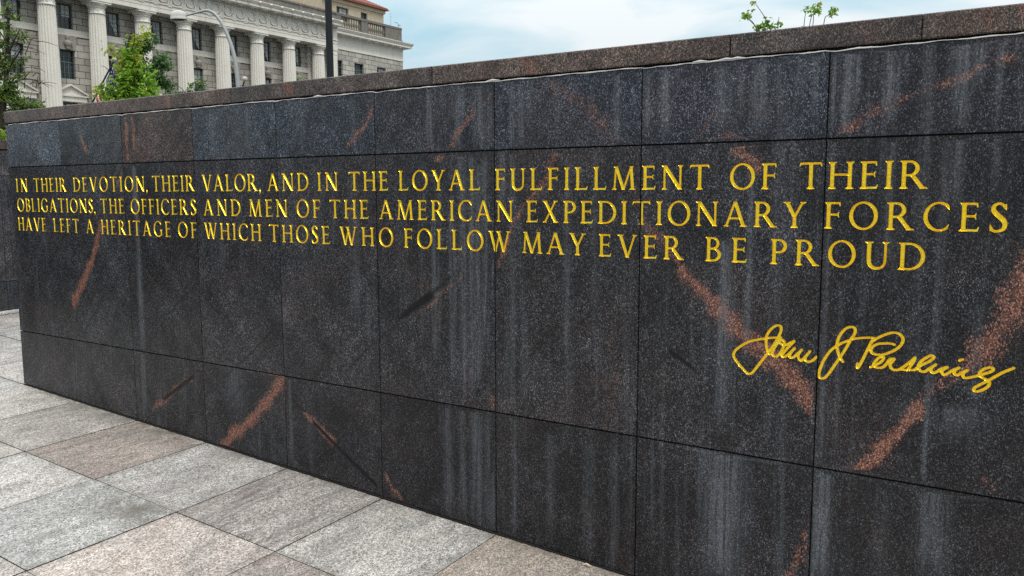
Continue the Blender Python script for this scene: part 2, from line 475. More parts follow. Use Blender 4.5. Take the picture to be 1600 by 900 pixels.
def serif(F, x, y, w):
    s = 1 if y < .5 else -1
    F.u(F.poly([(x - w, y), (x + w, y), (x + w, y + s * .03), (x + w * .45, y + s * .065), (x - w * .45, y + s * .065), (x - w, y + s * .03)]))
def bar(F, x0, x1, y, w=t, beak=None):
    F.u(F.poly([(x0, y - w / 2), (x1, y - w / 2), (x1, y + w / 2), (x0, y + w / 2)]))
def beak(F, x, y, dirn, h=.15, lean=.03):
    F.u(F.poly([(x - .055, y), (x + .012, y), (x + .012 + lean, y + dirn * h), (x - .022 + lean, y + dirn * h)]))
def ring(F, cx, rx, ry, T1=T, t1=t, rot=.12):
    return np.maximum(F.poly(ell(cx, .5, rx, ry)), -F.poly(ell(cx, .5, rx - T1, ry - t1, rot)))
def bowl(F, x0, cx, rx, y0, y1, wt=T, wtt=t):
    cy = (y0 + y1) / 2; ry = (y1 - y0) / 2
    def half(rx_, ry_):
        a = [(cx + rx_ * math.sin(q), cy - ry_ * math.cos(q)) for q in np.linspace(0, math.pi, 40)]
        return [(x0, cy - ry_)] + a + [(x0, cy + ry_)]
    F.u(np.maximum(F.poly(half(rx, ry)), -F.poly(half(rx - wt, ry - wtt))))
def glyph(c):
    F = Field(-.16, 1.46, -.28, 1.16, .0125); w = .9
    if c == 'I': stem(F, .15); w = .30
    elif c == 'H': stem(F, .15); stem(F, .77); bar(F, .15, .77, .53); w = .92
    elif c == 'N':
        stem(F, .13, w=.085, top=False); stem(F, .83, w=.085, bot=False); diag(F, .13, 1, .83, 0, T + .01); serif(F, .11, 1, .12); w = .97
    elif c == 'M':
        diag(F, .12, 0, .19, 1, .085); serif(F, .12, 0, .115); diag(F, .20, 1, .55, 0, T); diag(F, .55, 0, .90, 1, .085); diag(F, .90, 1, .98, 0, T); serif(F, .98, 0, .15)
        serif(F, .17, 1, .10); serif(F, .92, 1, .10); w = 1.14
    elif c == 'A':
        diag(F, .09, 0, .43, 1, .085); diag(F, .44, 1, .80, 0, T); bar(F, .2, .66, .33, .07); serif(F, .09, 0, .11); serif(F, .80, 0, .15); w = .96
    elif c == 'V':
        diag(F, .14, 1, .49, 0, T); diag(F, .49, 0, .82, 1, .085); serif(F, .14, 1, .15); serif(F, .83, 1, .11); w = .95
    elif c == 'W':
        diag(F, .14, 1, .43, 0, T); diag(F, .43, 0, .66, .85, .085); diag(F, .60, 1, .90, 0, T); diag(F, .90, 0, 1.17, 1, .085)
        serif(F, .14, 1, .15); serif(F, .60, 1, .15); serif(F, 1.18, 1, .11); w = 1.29
    elif c == 'X':
        diag(F, .14, 1, .72, 0, T); diag(F, .70, 1, .13, 0, .085); serif(F, .14, 1, .14); serif(F, .72, 0, .14); serif(F, .70, 1, .11); serif(F, .13, 0, .11); w = .87
    elif c == 'Y':
        diag(F, .13, 1, .42, .44, T); diag(F, .73, 1, .44, .44, .085); stem(F, .43, 0, .52, top=False); serif(F, .13, 1, .14); serif(F, .74, 1, .11); w = .86
    elif c == 'L': stem(F, .15, bot=False); bar(F, 0, .60, .04); serif(F, .15, 0, .15); beak(F, .60, 0, 1, .17, .04); w = .66
    elif c in 'EF':
        stem(F, .15, top=True, bot=True); bar(F, .15, .55, .96); beak(F, .55, 1, -1, .16, .012); bar(F, .15, .50, .53, .07)
        F.u(F.poly([(.45, .535), (.515, .64), (.535, .64), (.51, .53), (.535, .42), (.515, .42), (.45, .525)]))
        w = .60
        if c == 'E': bar(F, .15, .58, .04); beak(F, .58, 0, 1, .16, .04); w = .64
    elif c == 'T':
        stem(F, .43, top=False); bar(F, .05, .81, .96); beak(F, .80, 1.0, -1, .15, .02)
        F.u(F.poly([(.09, 1), (.03, 1), (-.005, .85), (.028, .85)])); w = .86
    elif c == 'O': F.u(ring(F, .50, .50, .525)); w = 1.0
    elif c == 'Q':
        F.u(ring(F, .50, .50, .525)); F.u(F.stroke([(.5, .06, .05), (.75, -.12, .05), (.98, -.16, .03)])); w = 1.0
    elif c in 'CG':
        r = ring(F, .50, .50, .525); F.u(np.maximum(r, F.poly([(-.1, -.2), (.80, -.2), (.80, .18), (.45, .5), (.80, .82), (.80, 1.2), (-.1, 1.2)])))
        F.u(F.poly([(.76, .92), (.80, .92), (.825, .74), (.795, .74), (.73, .88)])); w = .84
        if c == 'C': F.u(F.poly([(.77, .085), (.81, .17), (.835, .24), (.80, .23), (.73, .14)]))
        else: stem(F, .81, .06, .47, bot=False, sr=.07); F.u(F.poly([(.735, .05), (.885, .09), (.885, .2), (.735, .2)])); w = .97
    elif c == 'D': stem(F, .15, top=True, bot=True); bowl(F, .12, .36, .54, 0, 1); w = .90
    elif c in 'PRB':
        stem(F, .15, top=True, bot=True)
        if c == 'B': bowl(F, .12, .33, .27, .49, 1, T - .02); bowl(F, .12, .34, .34, 0, .56); w = .68
        else:
            bowl(F, .12, .33, .32, .44, 1); w = .65
            if c == 'R': diag(F, .43, .47, .78, 0, T); serif(F, .80, 0, .13); w = .93
    elif c == 'S':
        P = [(.46, .83, .04), (.36, .955, .04), (.235, .97, .042), (.115, .88, .062), (.115, .73, .074), (.24, .58, .08), (.38, .45, .08), (.465, .31, .075), (.44, .12, .06), (.28, .03, .042), (.13, .045, .04), (.05, .17, .04)]
        F.u(F.stroke([tuple(q) for q in catmull(P, 5)])); F.u(F.poly([(.43, .93), (.49, .97), (.50, .75), (.468, .75)])); F.u(F.poly([(.02, .25), (.052, .25), (.10, .05), (.03, .02)])); w = .56
    elif c == 'U':
        P = [(.15, .95, .075), (.15, .40, .075), (.18, .17, .072), (.30, .04, .06), (.44, .015, .048), (.58, .05, .045), (.68, .16, .044), (.715, .36, .044), (.715, .95, .044)]
        F.u(np.maximum(F.stroke([tuple(q) for q in catmull(P, 5)]), F.Y - 1)); serif(F, .15, 1, .15); serif(F, .715, 1, .12); w = .84
    elif c == 'J': stem(F, .2, .1); F.u(F.stroke([(.2, .15, .07), (.15, -.08, .05), (.0, -.14, .04)])); w = .34
    elif c == ',':
        F.u(F.poly([(.02, .06), (.07, .13), (.15, .11), (.165, .02), (.12, -.11), (.03, -.22), (.01, -.2), (.06, -.1), (.08, -.01)])); w = .18
    out_l = F.contours(0.0, .0035); in_l = F.contours(-.031, .0045)
    return dict(F=F, out=out_l, inn=in_l, w=w)
GL = {}
def g(c):
    if c not in GL: GL[c] = glyph(c)
    return GL[c]
def layout(words, base, cap):
    """words: (text, u_start, u_end) -> list of (glyph, u, z, scale)"""
    o = []
    for txt, a, b in words:
        W = sum(g(c)['w'] for c in txt) * cap; n = len(txt)
        sx = 1.0
        if n > 1:
            gap = (b - a - W) / (n - 1)
            if gap < .005: sx = (b - a - .007 * (n - 1)) / W; gap = .007
        else: a = (a + b - W) / 2; gap = 0
        x = a
        for c in txt:
            cw = g(c)['w'] * cap * sx
            o.append((g(c), x - (gap * .55 if c == ',' else 0), base, cap, cap * sx)); x += cw + gap
    return o

# measured on the wall face, metres
L1 = [["IN",-6.1414,-5.9869],["THEIR",-5.9046,-5.4915],["DEVOTION,",-5.4107,-4.5834],["THEIR",-4.5498,-4.1417],["VALOR,",-4.0764,-3.5724],["AND",-3.5272,-3.2167],["IN",-3.1523,-3.007],["THE",-2.9357,-2.6752],["LOYAL",-2.6111,-2.1365],["FULFILLMENT",-2.0573,-1.0846],["OF",-1.0077,-0.8365],["THEIR",-0.7586,-0.3484]]
L2 = [["OBLIGATIONS,",-6.1418,-5.1581],["THE",-5.1107,-4.8479],["OFFICERS",-4.7804,-4.1395],["AND",-4.0726,-3.7528],["MEN",-3.6834,-3.3781],["OF",-3.3097,-3.1363],["THE",-3.0719,-2.8057],["AMERICAN",-2.7347,-1.9621],["EXPEDITIONARY",-1.8959,-0.73],["FORCES",-0.668,-0.1153]]
L3 = [["HAVE",-6.1492,-5.7762],["LEFT",-5.6843,-5.3679],["A",-5.2889,-5.1957],["HERITAGE",-5.1155,-4.3865],["OF",-4.3189,-4.1434],["WHICH",-4.0778,-3.5916],["THOSE",-3.5286,-3.0736],["WHO",-3.0054,-2.6504],["FOLLOW",-2.5841,-1.9773],["MAY",-1.9174,-1.6059],["EVER",-1.5478,-1.1798],["BE",-1.0961,-0.9356],["PROUD",-0.851,-0.3438]]
SIG = [[[-0.8419,1.0027],[-0.8495,1.015],[-0.8544,1.035],[-0.8552,1.0583],[-0.8528,1.0731],[-0.842,1.0915],[-0.8283,1.1058],[-0.8144,1.1119],[-0.8045,1.1093],[-0.8021,1.098],[-0.8063,1.0803],[-0.8154,1.0592],[-0.8288,1.0347],[-0.8437,1.0127],[-0.856,0.9939],[-0.8752,0.9653],[-0.8919,0.9397],[-0.9031,0.9251],[-0.9146,0.9192],[-0.9251,0.924],[-0.9419,0.9399],[-0.9603,0.9587],[-0.9727,0.9753],[-0.9755,0.987],[-0.9705,1.001],[-0.956,1.0159],[-0.9328,1.0331],[-0.9068,1.046],[-0.8781,1.0546],[-0.8524,1.0609],[-0.827,1.0653],[-0.8017,1.0686]],[[-0.8069,1.0565],[-0.8149,1.0447],[-0.8256,1.0262],[-0.8313,1.0082],[-0.8275,0.9984],[-0.8161,0.9967],[-0.8038,1.0082],[-0.7946,1.0265],[-0.7896,1.0444],[-0.79,1.0544],[-0.7986,1.0608],[-0.8063,1.0566],[-0.8052,1.0486],[-0.7952,1.0432],[-0.7826,1.0427],[-0.7676,1.0523],[-0.7546,1.0599],[-0.762,1.05],[-0.778,1.0311],[-0.7913,1.0124],[-0.7966,1.0017],[-0.7908,0.9974],[-0.7771,1.0052],[-0.7637,1.0196],[-0.7525,1.0331],[-0.7636,1.0182],[-0.7687,1.0061],[-0.7656,0.9972],[-0.7547,1.0004],[-0.7414,1.0148],[-0.7268,1.03],[-0.7385,1.0122],[-0.7366,0.9981],[-0.7281,0.9904],[-0.7189,1.0],[-0.6981,1.0273],[-0.711,1.0094],[-0.7138,0.9948],[-0.7035,0.9888],[-0.6914,0.993],[-0.6823,1.0011],[-0.6759,1.0098]],[[-0.5863,1.0033],[-0.5966,1.0189],[-0.6044,1.0376],[-0.6073,1.0569],[-0.6055,1.0766],[-0.5985,1.0967],[-0.5838,1.1175],[-0.5687,1.1271],[-0.5546,1.1269],[-0.549,1.1164],[-0.5523,1.1024],[-0.5642,1.0806],[-0.5783,1.0487],[-0.5977,1.0132],[-0.6148,0.9832],[-0.6321,0.953],[-0.6448,0.9373],[-0.6567,0.9344],[-0.6636,0.9407],[-0.6638,0.9578],[-0.6572,0.9812],[-0.645,1.0108],[-0.6301,1.035],[-0.6124,1.0536],[-0.5921,1.0681],[-0.5718,1.0785],[-0.5516,1.0878],[-0.5239,1.0932],[-0.4988,1.0964],[-0.4875,1.0961]],[[-0.4887,1.0947],[-0.4979,1.0761],[-0.507,1.0532],[-0.5184,1.0246],[-0.5275,1.0015],[-0.5365,0.9861],[-0.5372,1.0004]],[[-0.4968,1.0803],[-0.4812,1.094],[-0.4643,1.1051],[-0.4451,1.115],[-0.4258,1.1208],[-0.4086,1.117],[-0.3984,1.106],[-0.3977,1.0913],[-0.4066,1.0743],[-0.4229,1.0592],[-0.442,1.0478],[-0.4614,1.0403],[-0.4813,1.0395],[-0.4941,1.0464],[-0.4958,1.0571],[-0.4876,1.0689],[-0.473,1.0772],[-0.4534,1.081],[-0.4362,1.0821],[-0.4219,1.0795]],[[-0.4943,0.9937],[-0.4796,1.0028],[-0.4651,1.0126],[-0.4557,1.0246],[-0.4549,1.0328],[-0.4611,1.034],[-0.472,1.0269],[-0.4825,1.012],[-0.4845,1.0008],[-0.4768,0.9949],[-0.4643,0.9944],[-0.4521,1.0004],[-0.4429,1.0137],[-0.4349,1.0282],[-0.4289,1.0302],[-0.4215,1.0297],[-0.4307,1.0165],[-0.4326,1.004],[-0.4248,0.9941],[-0.4125,0.9928],[-0.4006,0.9982],[-0.3821,1.0152],[-0.3672,1.0302],[-0.3582,1.0419],[-0.3611,1.0282],[-0.3721,1.0083],[-0.3776,0.9982],[-0.3836,0.9962],[-0.4005,0.9974]],[[-0.3776,0.9982],[-0.3597,0.999],[-0.3504,1.0049],[-0.3507,1.0066],[-0.3371,1.0188],[-0.3211,1.0286],[-0.3076,1.0394],[-0.3011,1.0493],[-0.3083,1.0543],[-0.322,1.047],[-0.3378,1.032],[-0.3454,1.0179],[-0.3448,1.0059],[-0.336,0.9971],[-0.3243,0.9985],[-0.3131,1.0096],[-0.294,1.025],[-0.3052,1.0145],[-0.3081,1.0036],[-0.3007,0.9959],[-0.2871,1.0034],[-0.2761,1.0139],[-0.2603,1.0197],[-0.2724,1.0104],[-0.2754,1.0008],[-0.2681,0.9938],[-0.2548,1.0019],[-0.2417,1.014],[-0.2251,1.0224],[-0.2371,1.0132],[-0.2387,1.0012],[-0.2294,0.9971],[-0.2186,1.0062],[-0.2001,1.0175],[-0.2119,1.007],[-0.2136,0.9964],[-0.2065,0.9908],[-0.1932,0.9937],[-0.1714,1.002],[-0.1542,1.01],[-0.1371,1.0185],[-0.1289,1.0271],[-0.1325,1.0331],[-0.1444,1.0317],[-0.1572,1.0251],[-0.1655,1.0151],[-0.166,1.0047],[-0.1556,0.9957],[-0.1421,0.9909],[-0.1373,0.9825],[-0.141,0.9705],[-0.1535,0.9586],[-0.1686,0.9506],[-0.1786,0.9514],[-0.1802,0.959],[-0.1696,0.9694],[-0.1547,0.9803],[-0.1421,0.9896],[-0.1233,1.0048],[-0.1005,1.0228],[-0.0732,1.0387]],[[-0.2253,1.0466],[-0.2209,1.0497],[-0.216,1.0512]]]
VE = [[[[-4.7767,2.0551],[-4.7753,1.9319],[-4.7757,1.7885]],0.0252,0.0204,0.8],[[[-4.7166,2.0598],[-4.7122,1.9679],[-4.7088,1.8641]],0.0249,0.02,0.8],[[[-5.3191,1.9967],[-5.2802,1.9464],[-5.2305,1.8634]],0.0165,0.0327,0.75],[[[-5.112,1.9522],[-5.0624,1.8827]],0.0213,0.0212,0.4],[[[-4.9731,2.0649],[-4.9111,1.9955]],0.0416,0.0206,0.35],[[[-5.4351,2.0386],[-5.3499,1.9243]],0.0167,0.0111,0.3],[[[-2.7652,2.0092],[-2.8035,1.972],[-2.8474,1.907],[-2.9407,1.799]],0.0316,0.0257,0.62],[[[-2.7803,2.0552],[-2.8501,1.953],[-2.9041,1.863]],0.0562,0.0436,0.35],[[[-2.0768,2.0244],[-2.135,1.9759],[-2.1908,1.9374]],0.0151,0.0187,0.5],[[[-2.1908,1.9374],[-2.2732,1.8569],[-2.3359,1.7819],[-2.392,1.7429]],0.028,0.0296,0.72],[[[-2.4167,1.8248],[-2.4629,1.7738]],0.0329,0.0266,0.42],[[[-2.2929,1.9963],[-2.349,1.8856]],0.0699,0.0583,0.3],[[[-0.1453,2.0123],[-0.2264,1.9823],[-0.3027,1.9386]],0.0254,0.023,0.7],[[[-0.3027,1.9386],[-0.3727,1.8989],[-0.4459,1.8787],[-0.6021,1.7999]],0.0307,0.0591,0.5],[[[-1.0662,1.8655],[-1.1236,1.7976]],0.0572,0.0536,0.42],[[[-0.9605,2.0082],[-0.9806,1.8957]],0.0415,0.0419,0.34],[[[-1.042,1.9568],[-1.0638,1.8654]],0.0189,0.0191,0.3],[[[-1.7776,2.0568],[-1.6417,1.9577],[-1.4958,1.8113]],0.0846,0.0959,0.42],[[[-1.3214,2.0354],[-1.2942,1.9853]],0.0202,0.0201,0.3],[[[-3.6974,2.0624],[-3.6117,1.9398],[-3.5187,1.7917]],0.0418,0.0574,0.36],[[[-4.3628,2.0529],[-4.3029,1.8226]],0.1411,0.113,0.2],[[[-4.8559,1.7275],[-4.9047,1.649]],0.0258,0.0261,0.6],[[[-4.2063,1.7616],[-4.1532,1.6878]],0.065,0.0553,0.4],[[[-5.1696,1.4174],[-4.9351,1.6214]],0.0384,0.0263,0.35],[[[-5.0993,1.3981],[-5.2164,1.188],[-5.3632,1.0119],[-5.4893,0.8528]],0.0489,0.0705,0.75],[[[-1.7489,1.7654],[-1.7672,1.713],[-1.817,1.6364],[-1.8743,1.5799],[-1.9262,1.5223],[-1.9693,1.4414],[-2.0166,1.3308],[-2.0443,1.2445]],0.0228,0.0219,0.62],[[[-1.0134,1.7935],[-0.9837,1.7577],[-0.9324,1.701]],0.0378,0.0511,0.68],[[[-0.9324,1.701],[-0.8811,1.6221],[-0.8382,1.5716]],0.0372,0.0228,0.4],[[[-1.3521,1.4876],[-1.3159,1.4355],[-1.2447,1.3527],[-1.1675,1.2916]],0.0236,0.0454,0.55],[[[-1.2016,1.3048],[-1.1408,1.251],[-1.045,1.1638],[-0.9373,1.0827]],0.0407,0.0625,0.78],[[[-0.9373,1.0827],[-0.8473,1.0145],[-0.7338,0.9251],[-0.6672,0.8185]],0.0625,0.1044,0.72],[[[-0.0634,1.3352],[-0.0831,1.2023],[-0.1428,1.1104],[-0.1966,1.0376]],0.1106,0.0666,0.68],[[[-0.1966,1.0376],[-0.2752,0.9402],[-0.3293,0.8694]],0.047,0.0371,0.5],[[[-0.3293,0.8694],[-0.3979,0.7766],[-0.4571,0.6942],[-0.5099,0.6154]],0.0309,0.0395,0.95],[[[-0.5102,0.6223],[-0.6067,0.6209]],0.0351,0.027,0.5],[[[-0.4579,0.8487],[-0.5042,0.7274]],0.0556,0.0435,0.36],[[[-0.0602,1.3954],[-0.13,1.2909]],0.055,0.0641,0.5],[[[-0.1436,0.669],[-0.1274,0.6398]],0.0196,0.0157,0.55],[[[-2.238,1.22],[-2.3346,1.1404],[-2.4304,1.0676]],0.0196,0.0274,0.6],[[[-2.4304,1.0676],[-2.5569,0.9963],[-2.6551,0.9442]],0.0171,0.0144,0.4],[[[-2.6551,0.9442],[-2.7312,0.8832],[-2.8976,0.7624]],0.0289,0.0381,0.3],[[[-2.1993,0.7936],[-2.2377,0.6228]],0.0858,0.0671,0.36],[[[-1.4628,1.0143],[-1.5055,0.9462]],0.0193,0.0168,0.42],[[[-1.4406,0.8679],[-1.5259,0.6675]],0.1216,0.1027,0.34],[[[-2.0861,0.6588],[-2.0758,0.6156]],0.0292,0.0259,0.6],[[[-3.4564,0.5775],[-3.609,0.424],[-3.8179,0.2671],[-3.9798,0.1189]],0.0513,0.0716,0.85],[[[-4.2555,0.49],[-4.4906,0.3606],[-4.6562,0.2564]],0.0246,0.0477,0.6],[[[-3.2855,0.4133],[-3.2012,0.3561],[-3.1233,0.2921]],0.025,0.0406,0.82],[[[-3.1233,0.2921],[-2.9832,0.2129]],0.0244,0.0199,0.3],[[[-2.7379,0.1772],[-2.6931,0.106],[-2.619,0.055]],0.0303,0.0446,0.62],[[[-2.0446,0.5757],[-2.0345,0.5029]],0.029,0.0258,0.42],[[[-6.0766,0.5188],[-5.8735,0.4291],[-5.5875,0.2813]],0.0324,0.0365,0.35],[[[-5.7766,0.335],[-5.6502,0.2281]],0.025,0.0185,0.3],[[[-0.6758,0.3372],[-0.725,0.1767]],0.0607,0.0717,0.5],[[[-0.7462,0.444],[-0.7905,0.3726]],0.019,0.0192,0.32],[[[-1.4523,0.6649],[-1.365,0.5844]],0.0336,0.0275,0.28],[[[-1.8378,0.3749],[-1.7718,0.1981]],0.0311,0.0308,0.22],[[[-2.3241,1.0963],[-2.4794,0.9318]],0.0868,0.0695,0.15],[[[-0.6885,1.5942],[-0.7736,1.5265],[-0.8842,1.4324]],0.0306,0.0419,0.2],[[[-3.5279,0.4787],[-3.8686,0.1682]],0.0261,0.028,0.25],[[[-1.1731,1.4244],[-1.0731,1.2817]],0.0753,0.0741,0.22],[[[-0.1265,1.2297],[-0.225,1.0535],[-0.3681,0.8616]],0.0758,0.0623,0.28],[[[-0.7959,1.2033],[-0.6802,1.0966]],0.046,0.0449,0.2],[[[-2.5669,0.5449],[-2.7373,0.3562]],0.0504,0.0376,0.16],[[[-1.6399,1.7261],[-1.6835,1.5167],[-1.7753,1.3264]],0.0277,0.0351,0.2],[[[-2.9714,1.1812],[-3.2577,0.9289],[-3.5166,0.695]],0.0455,0.0515,0.14],[[[-0.4376,1.9071],[-0.5523,1.8297],[-0.652,1.7476]],0.0518,0.0558,0.3],[[[-5.8481,1.603],[-6.0225,1.2457]],0.0361,0.0375,0.14],[[[-4.5485,1.4857],[-4.6777,1.1305]],0.0298,0.0308,0.16]]
CR = [[[[-2.3039,1.2106],[-2.3604,1.1687],[-2.4296,1.1131]],0.0099,0.0171,0.6],[[[-2.4296,1.1131],[-2.5561,1.0336],[-2.6297,0.981]],0.0307,0.0143,1],[[[-2.7053,0.9175],[-2.8307,0.8186],[-2.966,0.7051]],0.0109,0.0116,0.5],[[[-3.3907,0.4831],[-3.3286,0.4352]],0.0085,0.0126,0.6],[[[-3.2338,0.379],[-3.118,0.3068],[-2.9827,0.2266],[-2.7954,0.1191]],0.0165,0.0154,1],[[[-4.242,0.5072],[-4.3842,0.4226],[-4.5452,0.325]],0.0196,0.0156,0.9],[[[-1.2262,0.9701],[-1.1725,0.9402],[-1.1196,0.9057]],0.0156,0.0076,1],[[[-0.5472,1.1424],[-0.4745,1.2148],[-0.4039,1.2805]],0.0065,0.0041,0.6],[[[-1.6347,1.0499],[-1.5749,1.0899]],0.0115,0.0056,0.5],[[[-3.1815,0.4841],[-3.0206,0.4388]],0.1059,0.0792,0.45],[[[-1.0483,0.3282],[-1.0214,0.2823]],0.0103,0.0103,0.2],[[[-3.4546,0.9126],[-3.6709,0.7325],[-3.9581,0.5341]],0.0126,0.014,0.35],[[[-1.4688,0.8109],[-1.6469,0.6216]],0.0084,0.0088,0.3],[[[-0.8934,0.9807],[-0.9627,0.8749]],0.0072,0.0074,0.3],[[[-2.8489,1.5979],[-3.0511,1.4374]],0.0109,0.0114,0.25],[[[-5.4023,0.6642],[-5.1519,0.8982]],0.0117,0.0112,0.3],[[[-3.7915,0.5173],[-4.0316,0.2955]],0.0136,0.0143,0.3],[[[-0.4159,1.0327],[-0.3335,0.9545]],0.0083,0.0061,0.3],[[[-1.9038,1.0976],[-1.775,1.2172]],0.0091,0.0088,0.3],[[[-2.3728,0.3855],[-2.2606,0.2649]],0.0105,0.0103,0.3]]
ST = [[-1.3406,2.066,1.83,0.0161,0.6],[-1.2669,2.06,1.81,0.0261,0.65],[-1.2178,2.051,1.956,0.0128,0.3],[-1.0446,2.051,1.818,0.0434,0.5],[-0.9736,2.054,1.849,0.0188,0.3],[-0.9087,2.049,1.812,0.0506,0.5],[-0.8409,2.048,1.865,0.0224,0.35],[-0.7709,2.059,1.895,0.011,0.45],[-0.7449,2.057,1.926,0.0108,0.4],[-0.7151,2.059,1.826,0.0171,0.5],[-0.6563,2.06,1.802,0.0146,0.6],[-0.6112,2.066,1.8,0.0246,0.75],[-0.5786,2.063,1.884,0.0162,0.65],[-0.5267,2.063,1.975,0.0119,0.3],[-0.472,2.064,1.836,0.0312,0.75],[-0.4259,2.062,1.947,0.0153,0.3],[-0.3696,2.06,1.902,0.0187,0.3],[-0.265,2.074,1.786,0.0324,0.62],[-0.2971,2.073,1.938,0.0182,0.3],[-0.2192,2.073,1.922,0.021,0.6],[-0.1642,2.075,1.83,0.0154,0.55],[-0.1239,2.079,1.983,0.0101,0.3],[-1.9673,2.041,1.772,0.0197,0.6],[-1.9253,2.041,1.77,0.0226,0.5],[-1.8837,2.041,1.866,0.0191,0.4],[-1.747,2.042,1.86,0.0244,0.25],[-1.471,2.066,1.778,0.0195,0.5],[-1.5842,2.06,1.853,0.0173,0.2],[-2.42,2.055,1.779,0.0224,0.65],[-2.26,2.05,1.774,0.0143,0.5],[-2.2316,2.054,1.909,0.0142,0.45],[-2.1411,2.053,1.765,0.0483,0.4],[-2.0833,2.055,1.764,0.0203,0.3],[-2.3464,2.05,1.943,0.0182,0.25],[-3.9654,2.078,1.786,0.0222,0.35],[-3.6715,2.061,1.779,0.0208,0.4],[-3.2539,2.053,1.779,0.0281,0.2],[-2.8977,2.047,1.786,0.0342,0.2],[-5.2876,2.012,1.808,0.0297,0.2],[-5.7946,2.012,1.777,0.0656,0.25],[-2.4036,1.509,0.815,0.0191,0.35],[-2.3034,1.51,0.704,0.0185,0.35],[-2.235,1.768,0.652,0.0327,0.4],[-2.1857,1.752,0.659,0.0214,0.5],[-2.1512,1.71,0.724,0.0212,0.45],[-2.1129,1.737,0.847,0.0244,0.4],[-1.9682,1.761,0.601,0.0168,0.3],[-2.0179,1.773,1.513,0.0201,0.45],[-2.0612,1.281,1.149,0.0207,0.9],[-1.6939,1.727,0.894,0.0153,0.35],[-1.5668,1.763,1.07,0.0205,0.22],[-1.338,1.769,1.294,0.0135,0.2],[-1.2509,1.785,1.521,0.0105,0.35],[-1.0194,1.405,0.695,0.0346,0.5],[-1.0862,1.305,0.961,0.0151,0.2],[-0.9275,1.768,0.98,0.0189,0.45],[-0.838,1.765,1.526,0.0227,0.3],[-0.6536,1.787,0.826,0.0128,0.25],[-0.4614,1.794,1.337,0.0197,0.3],[-0.264,1.788,1.532,0.0253,0.4],[-0.3094,1.087,0.586,0.0153,0.42],[-0.3005,1.79,1.05,0.0185,0.25],[-0.6015,1.284,0.645,0.0128,0.3],[-0.6577,0.913,0.597,0.0308,0.45],[-0.1572,1.772,1.593,0.0174,0.3],[-0.1796,1.226,0.891,0.0216,0.2],[-4.7263,1.749,0.614,0.0338,0.5],[-4.7378,1.128,0.178,0.0274,0.4],[-4.7496,0.561,0.163,0.0344,0.3],[-3.9331,1.742,1.165,0.0224,0.2],[-3.4404,1.191,0.594,0.0202,0.2],[-3.41,0.601,0.132,0.0203,0.35],[-3.8681,0.62,0.355,0.1466,0.3],[-2.9099,1.692,0.956,0.0436,0.15],[-2.3317,0.579,0.06,0.046,0.3],[-2.2492,0.591,0.046,0.0299,0.32],[-2.1688,0.587,0.049,0.0511,0.4],[-2.1044,0.582,0.033,0.0286,0.25],[-1.9617,0.597,0.042,0.0172,0.42],[-2.0778,0.315,0.024,0.0286,0.3],[-1.7729,0.545,0.081,0.0389,0.18],[-1.5849,0.548,0.011,0.0491,0.16],[-1.0023,0.607,0.095,0.1109,0.55],[-1.0809,0.593,0.452,0.0413,0.25],[-0.6386,0.594,0.191,0.0486,0.7],[-0.277,0.599,0.287,0.0768,0.42],[-0.216,0.883,0.776,0.1295,0.35],[-0.4087,0.878,0.834,0.0796,0.35],[-0.9052,0.586,0.235,0.034,0.2],[-0.4354,0.579,0.256,0.0408,0.15]]

# ------------------------------------------------------------------ the inscribed wall
WY = 3.02736            # face of the wall
U0, PW = -6.22723, 0.694566
Z1, Z2, Z3, Z4 = 0.60546, 1.7773, 2.0695, 2.1628
SLX, SLY = -0.0423102, -0.0247088
def floor_z(x, y): return SLX * (x - U0 - 7 * PW) + SLY * (WY - y)
NP = 12
TH = 0.46
def near_poly(px, pz, pts, w0, w1):
    """distance to a polyline divided by its local half width, strength fades at ends"""
    best = np.full(px.shape, 9.0); n = len(pts) - 1
    for i in range(n):
        ax, az = pts[i]; bx, bz = pts[i + 1]; ex, ez = bx - ax, bz - az; L = max(ex * ex + ez * ez, 1e-9)
        t = np.clip(((px - ax) * ex + (pz - az) * ez) / L, 0, 1)
        hw = (w0 + (w1 - w0) * (i + t) / n) * .5
        best = np.minimum(best, np.hypot(px - ax - t * ex, pz - az - t * ez) / hw)
    return best
_wr = random.Random(77)
WAVES = [(_wr.uniform(-1, 1) * k, _wr.uniform(-1, 1) * k, _wr.uniform(0, 6.28), _wr.uniform(0, 6.28), .13 / k) for k in (14, 22, 31, 45, 62, 85, 120, 160, 60, 90, 35, 200)]
def warp(px, pz):
    qx, qz = px.copy(), pz.copy()
    for a, b, p, q, amp in WAVES:
        qx = qx + amp * np.sin(a * px + b * pz + p); qz = qz + amp * np.sin(b * px - a * pz + q)
    return qx, qz
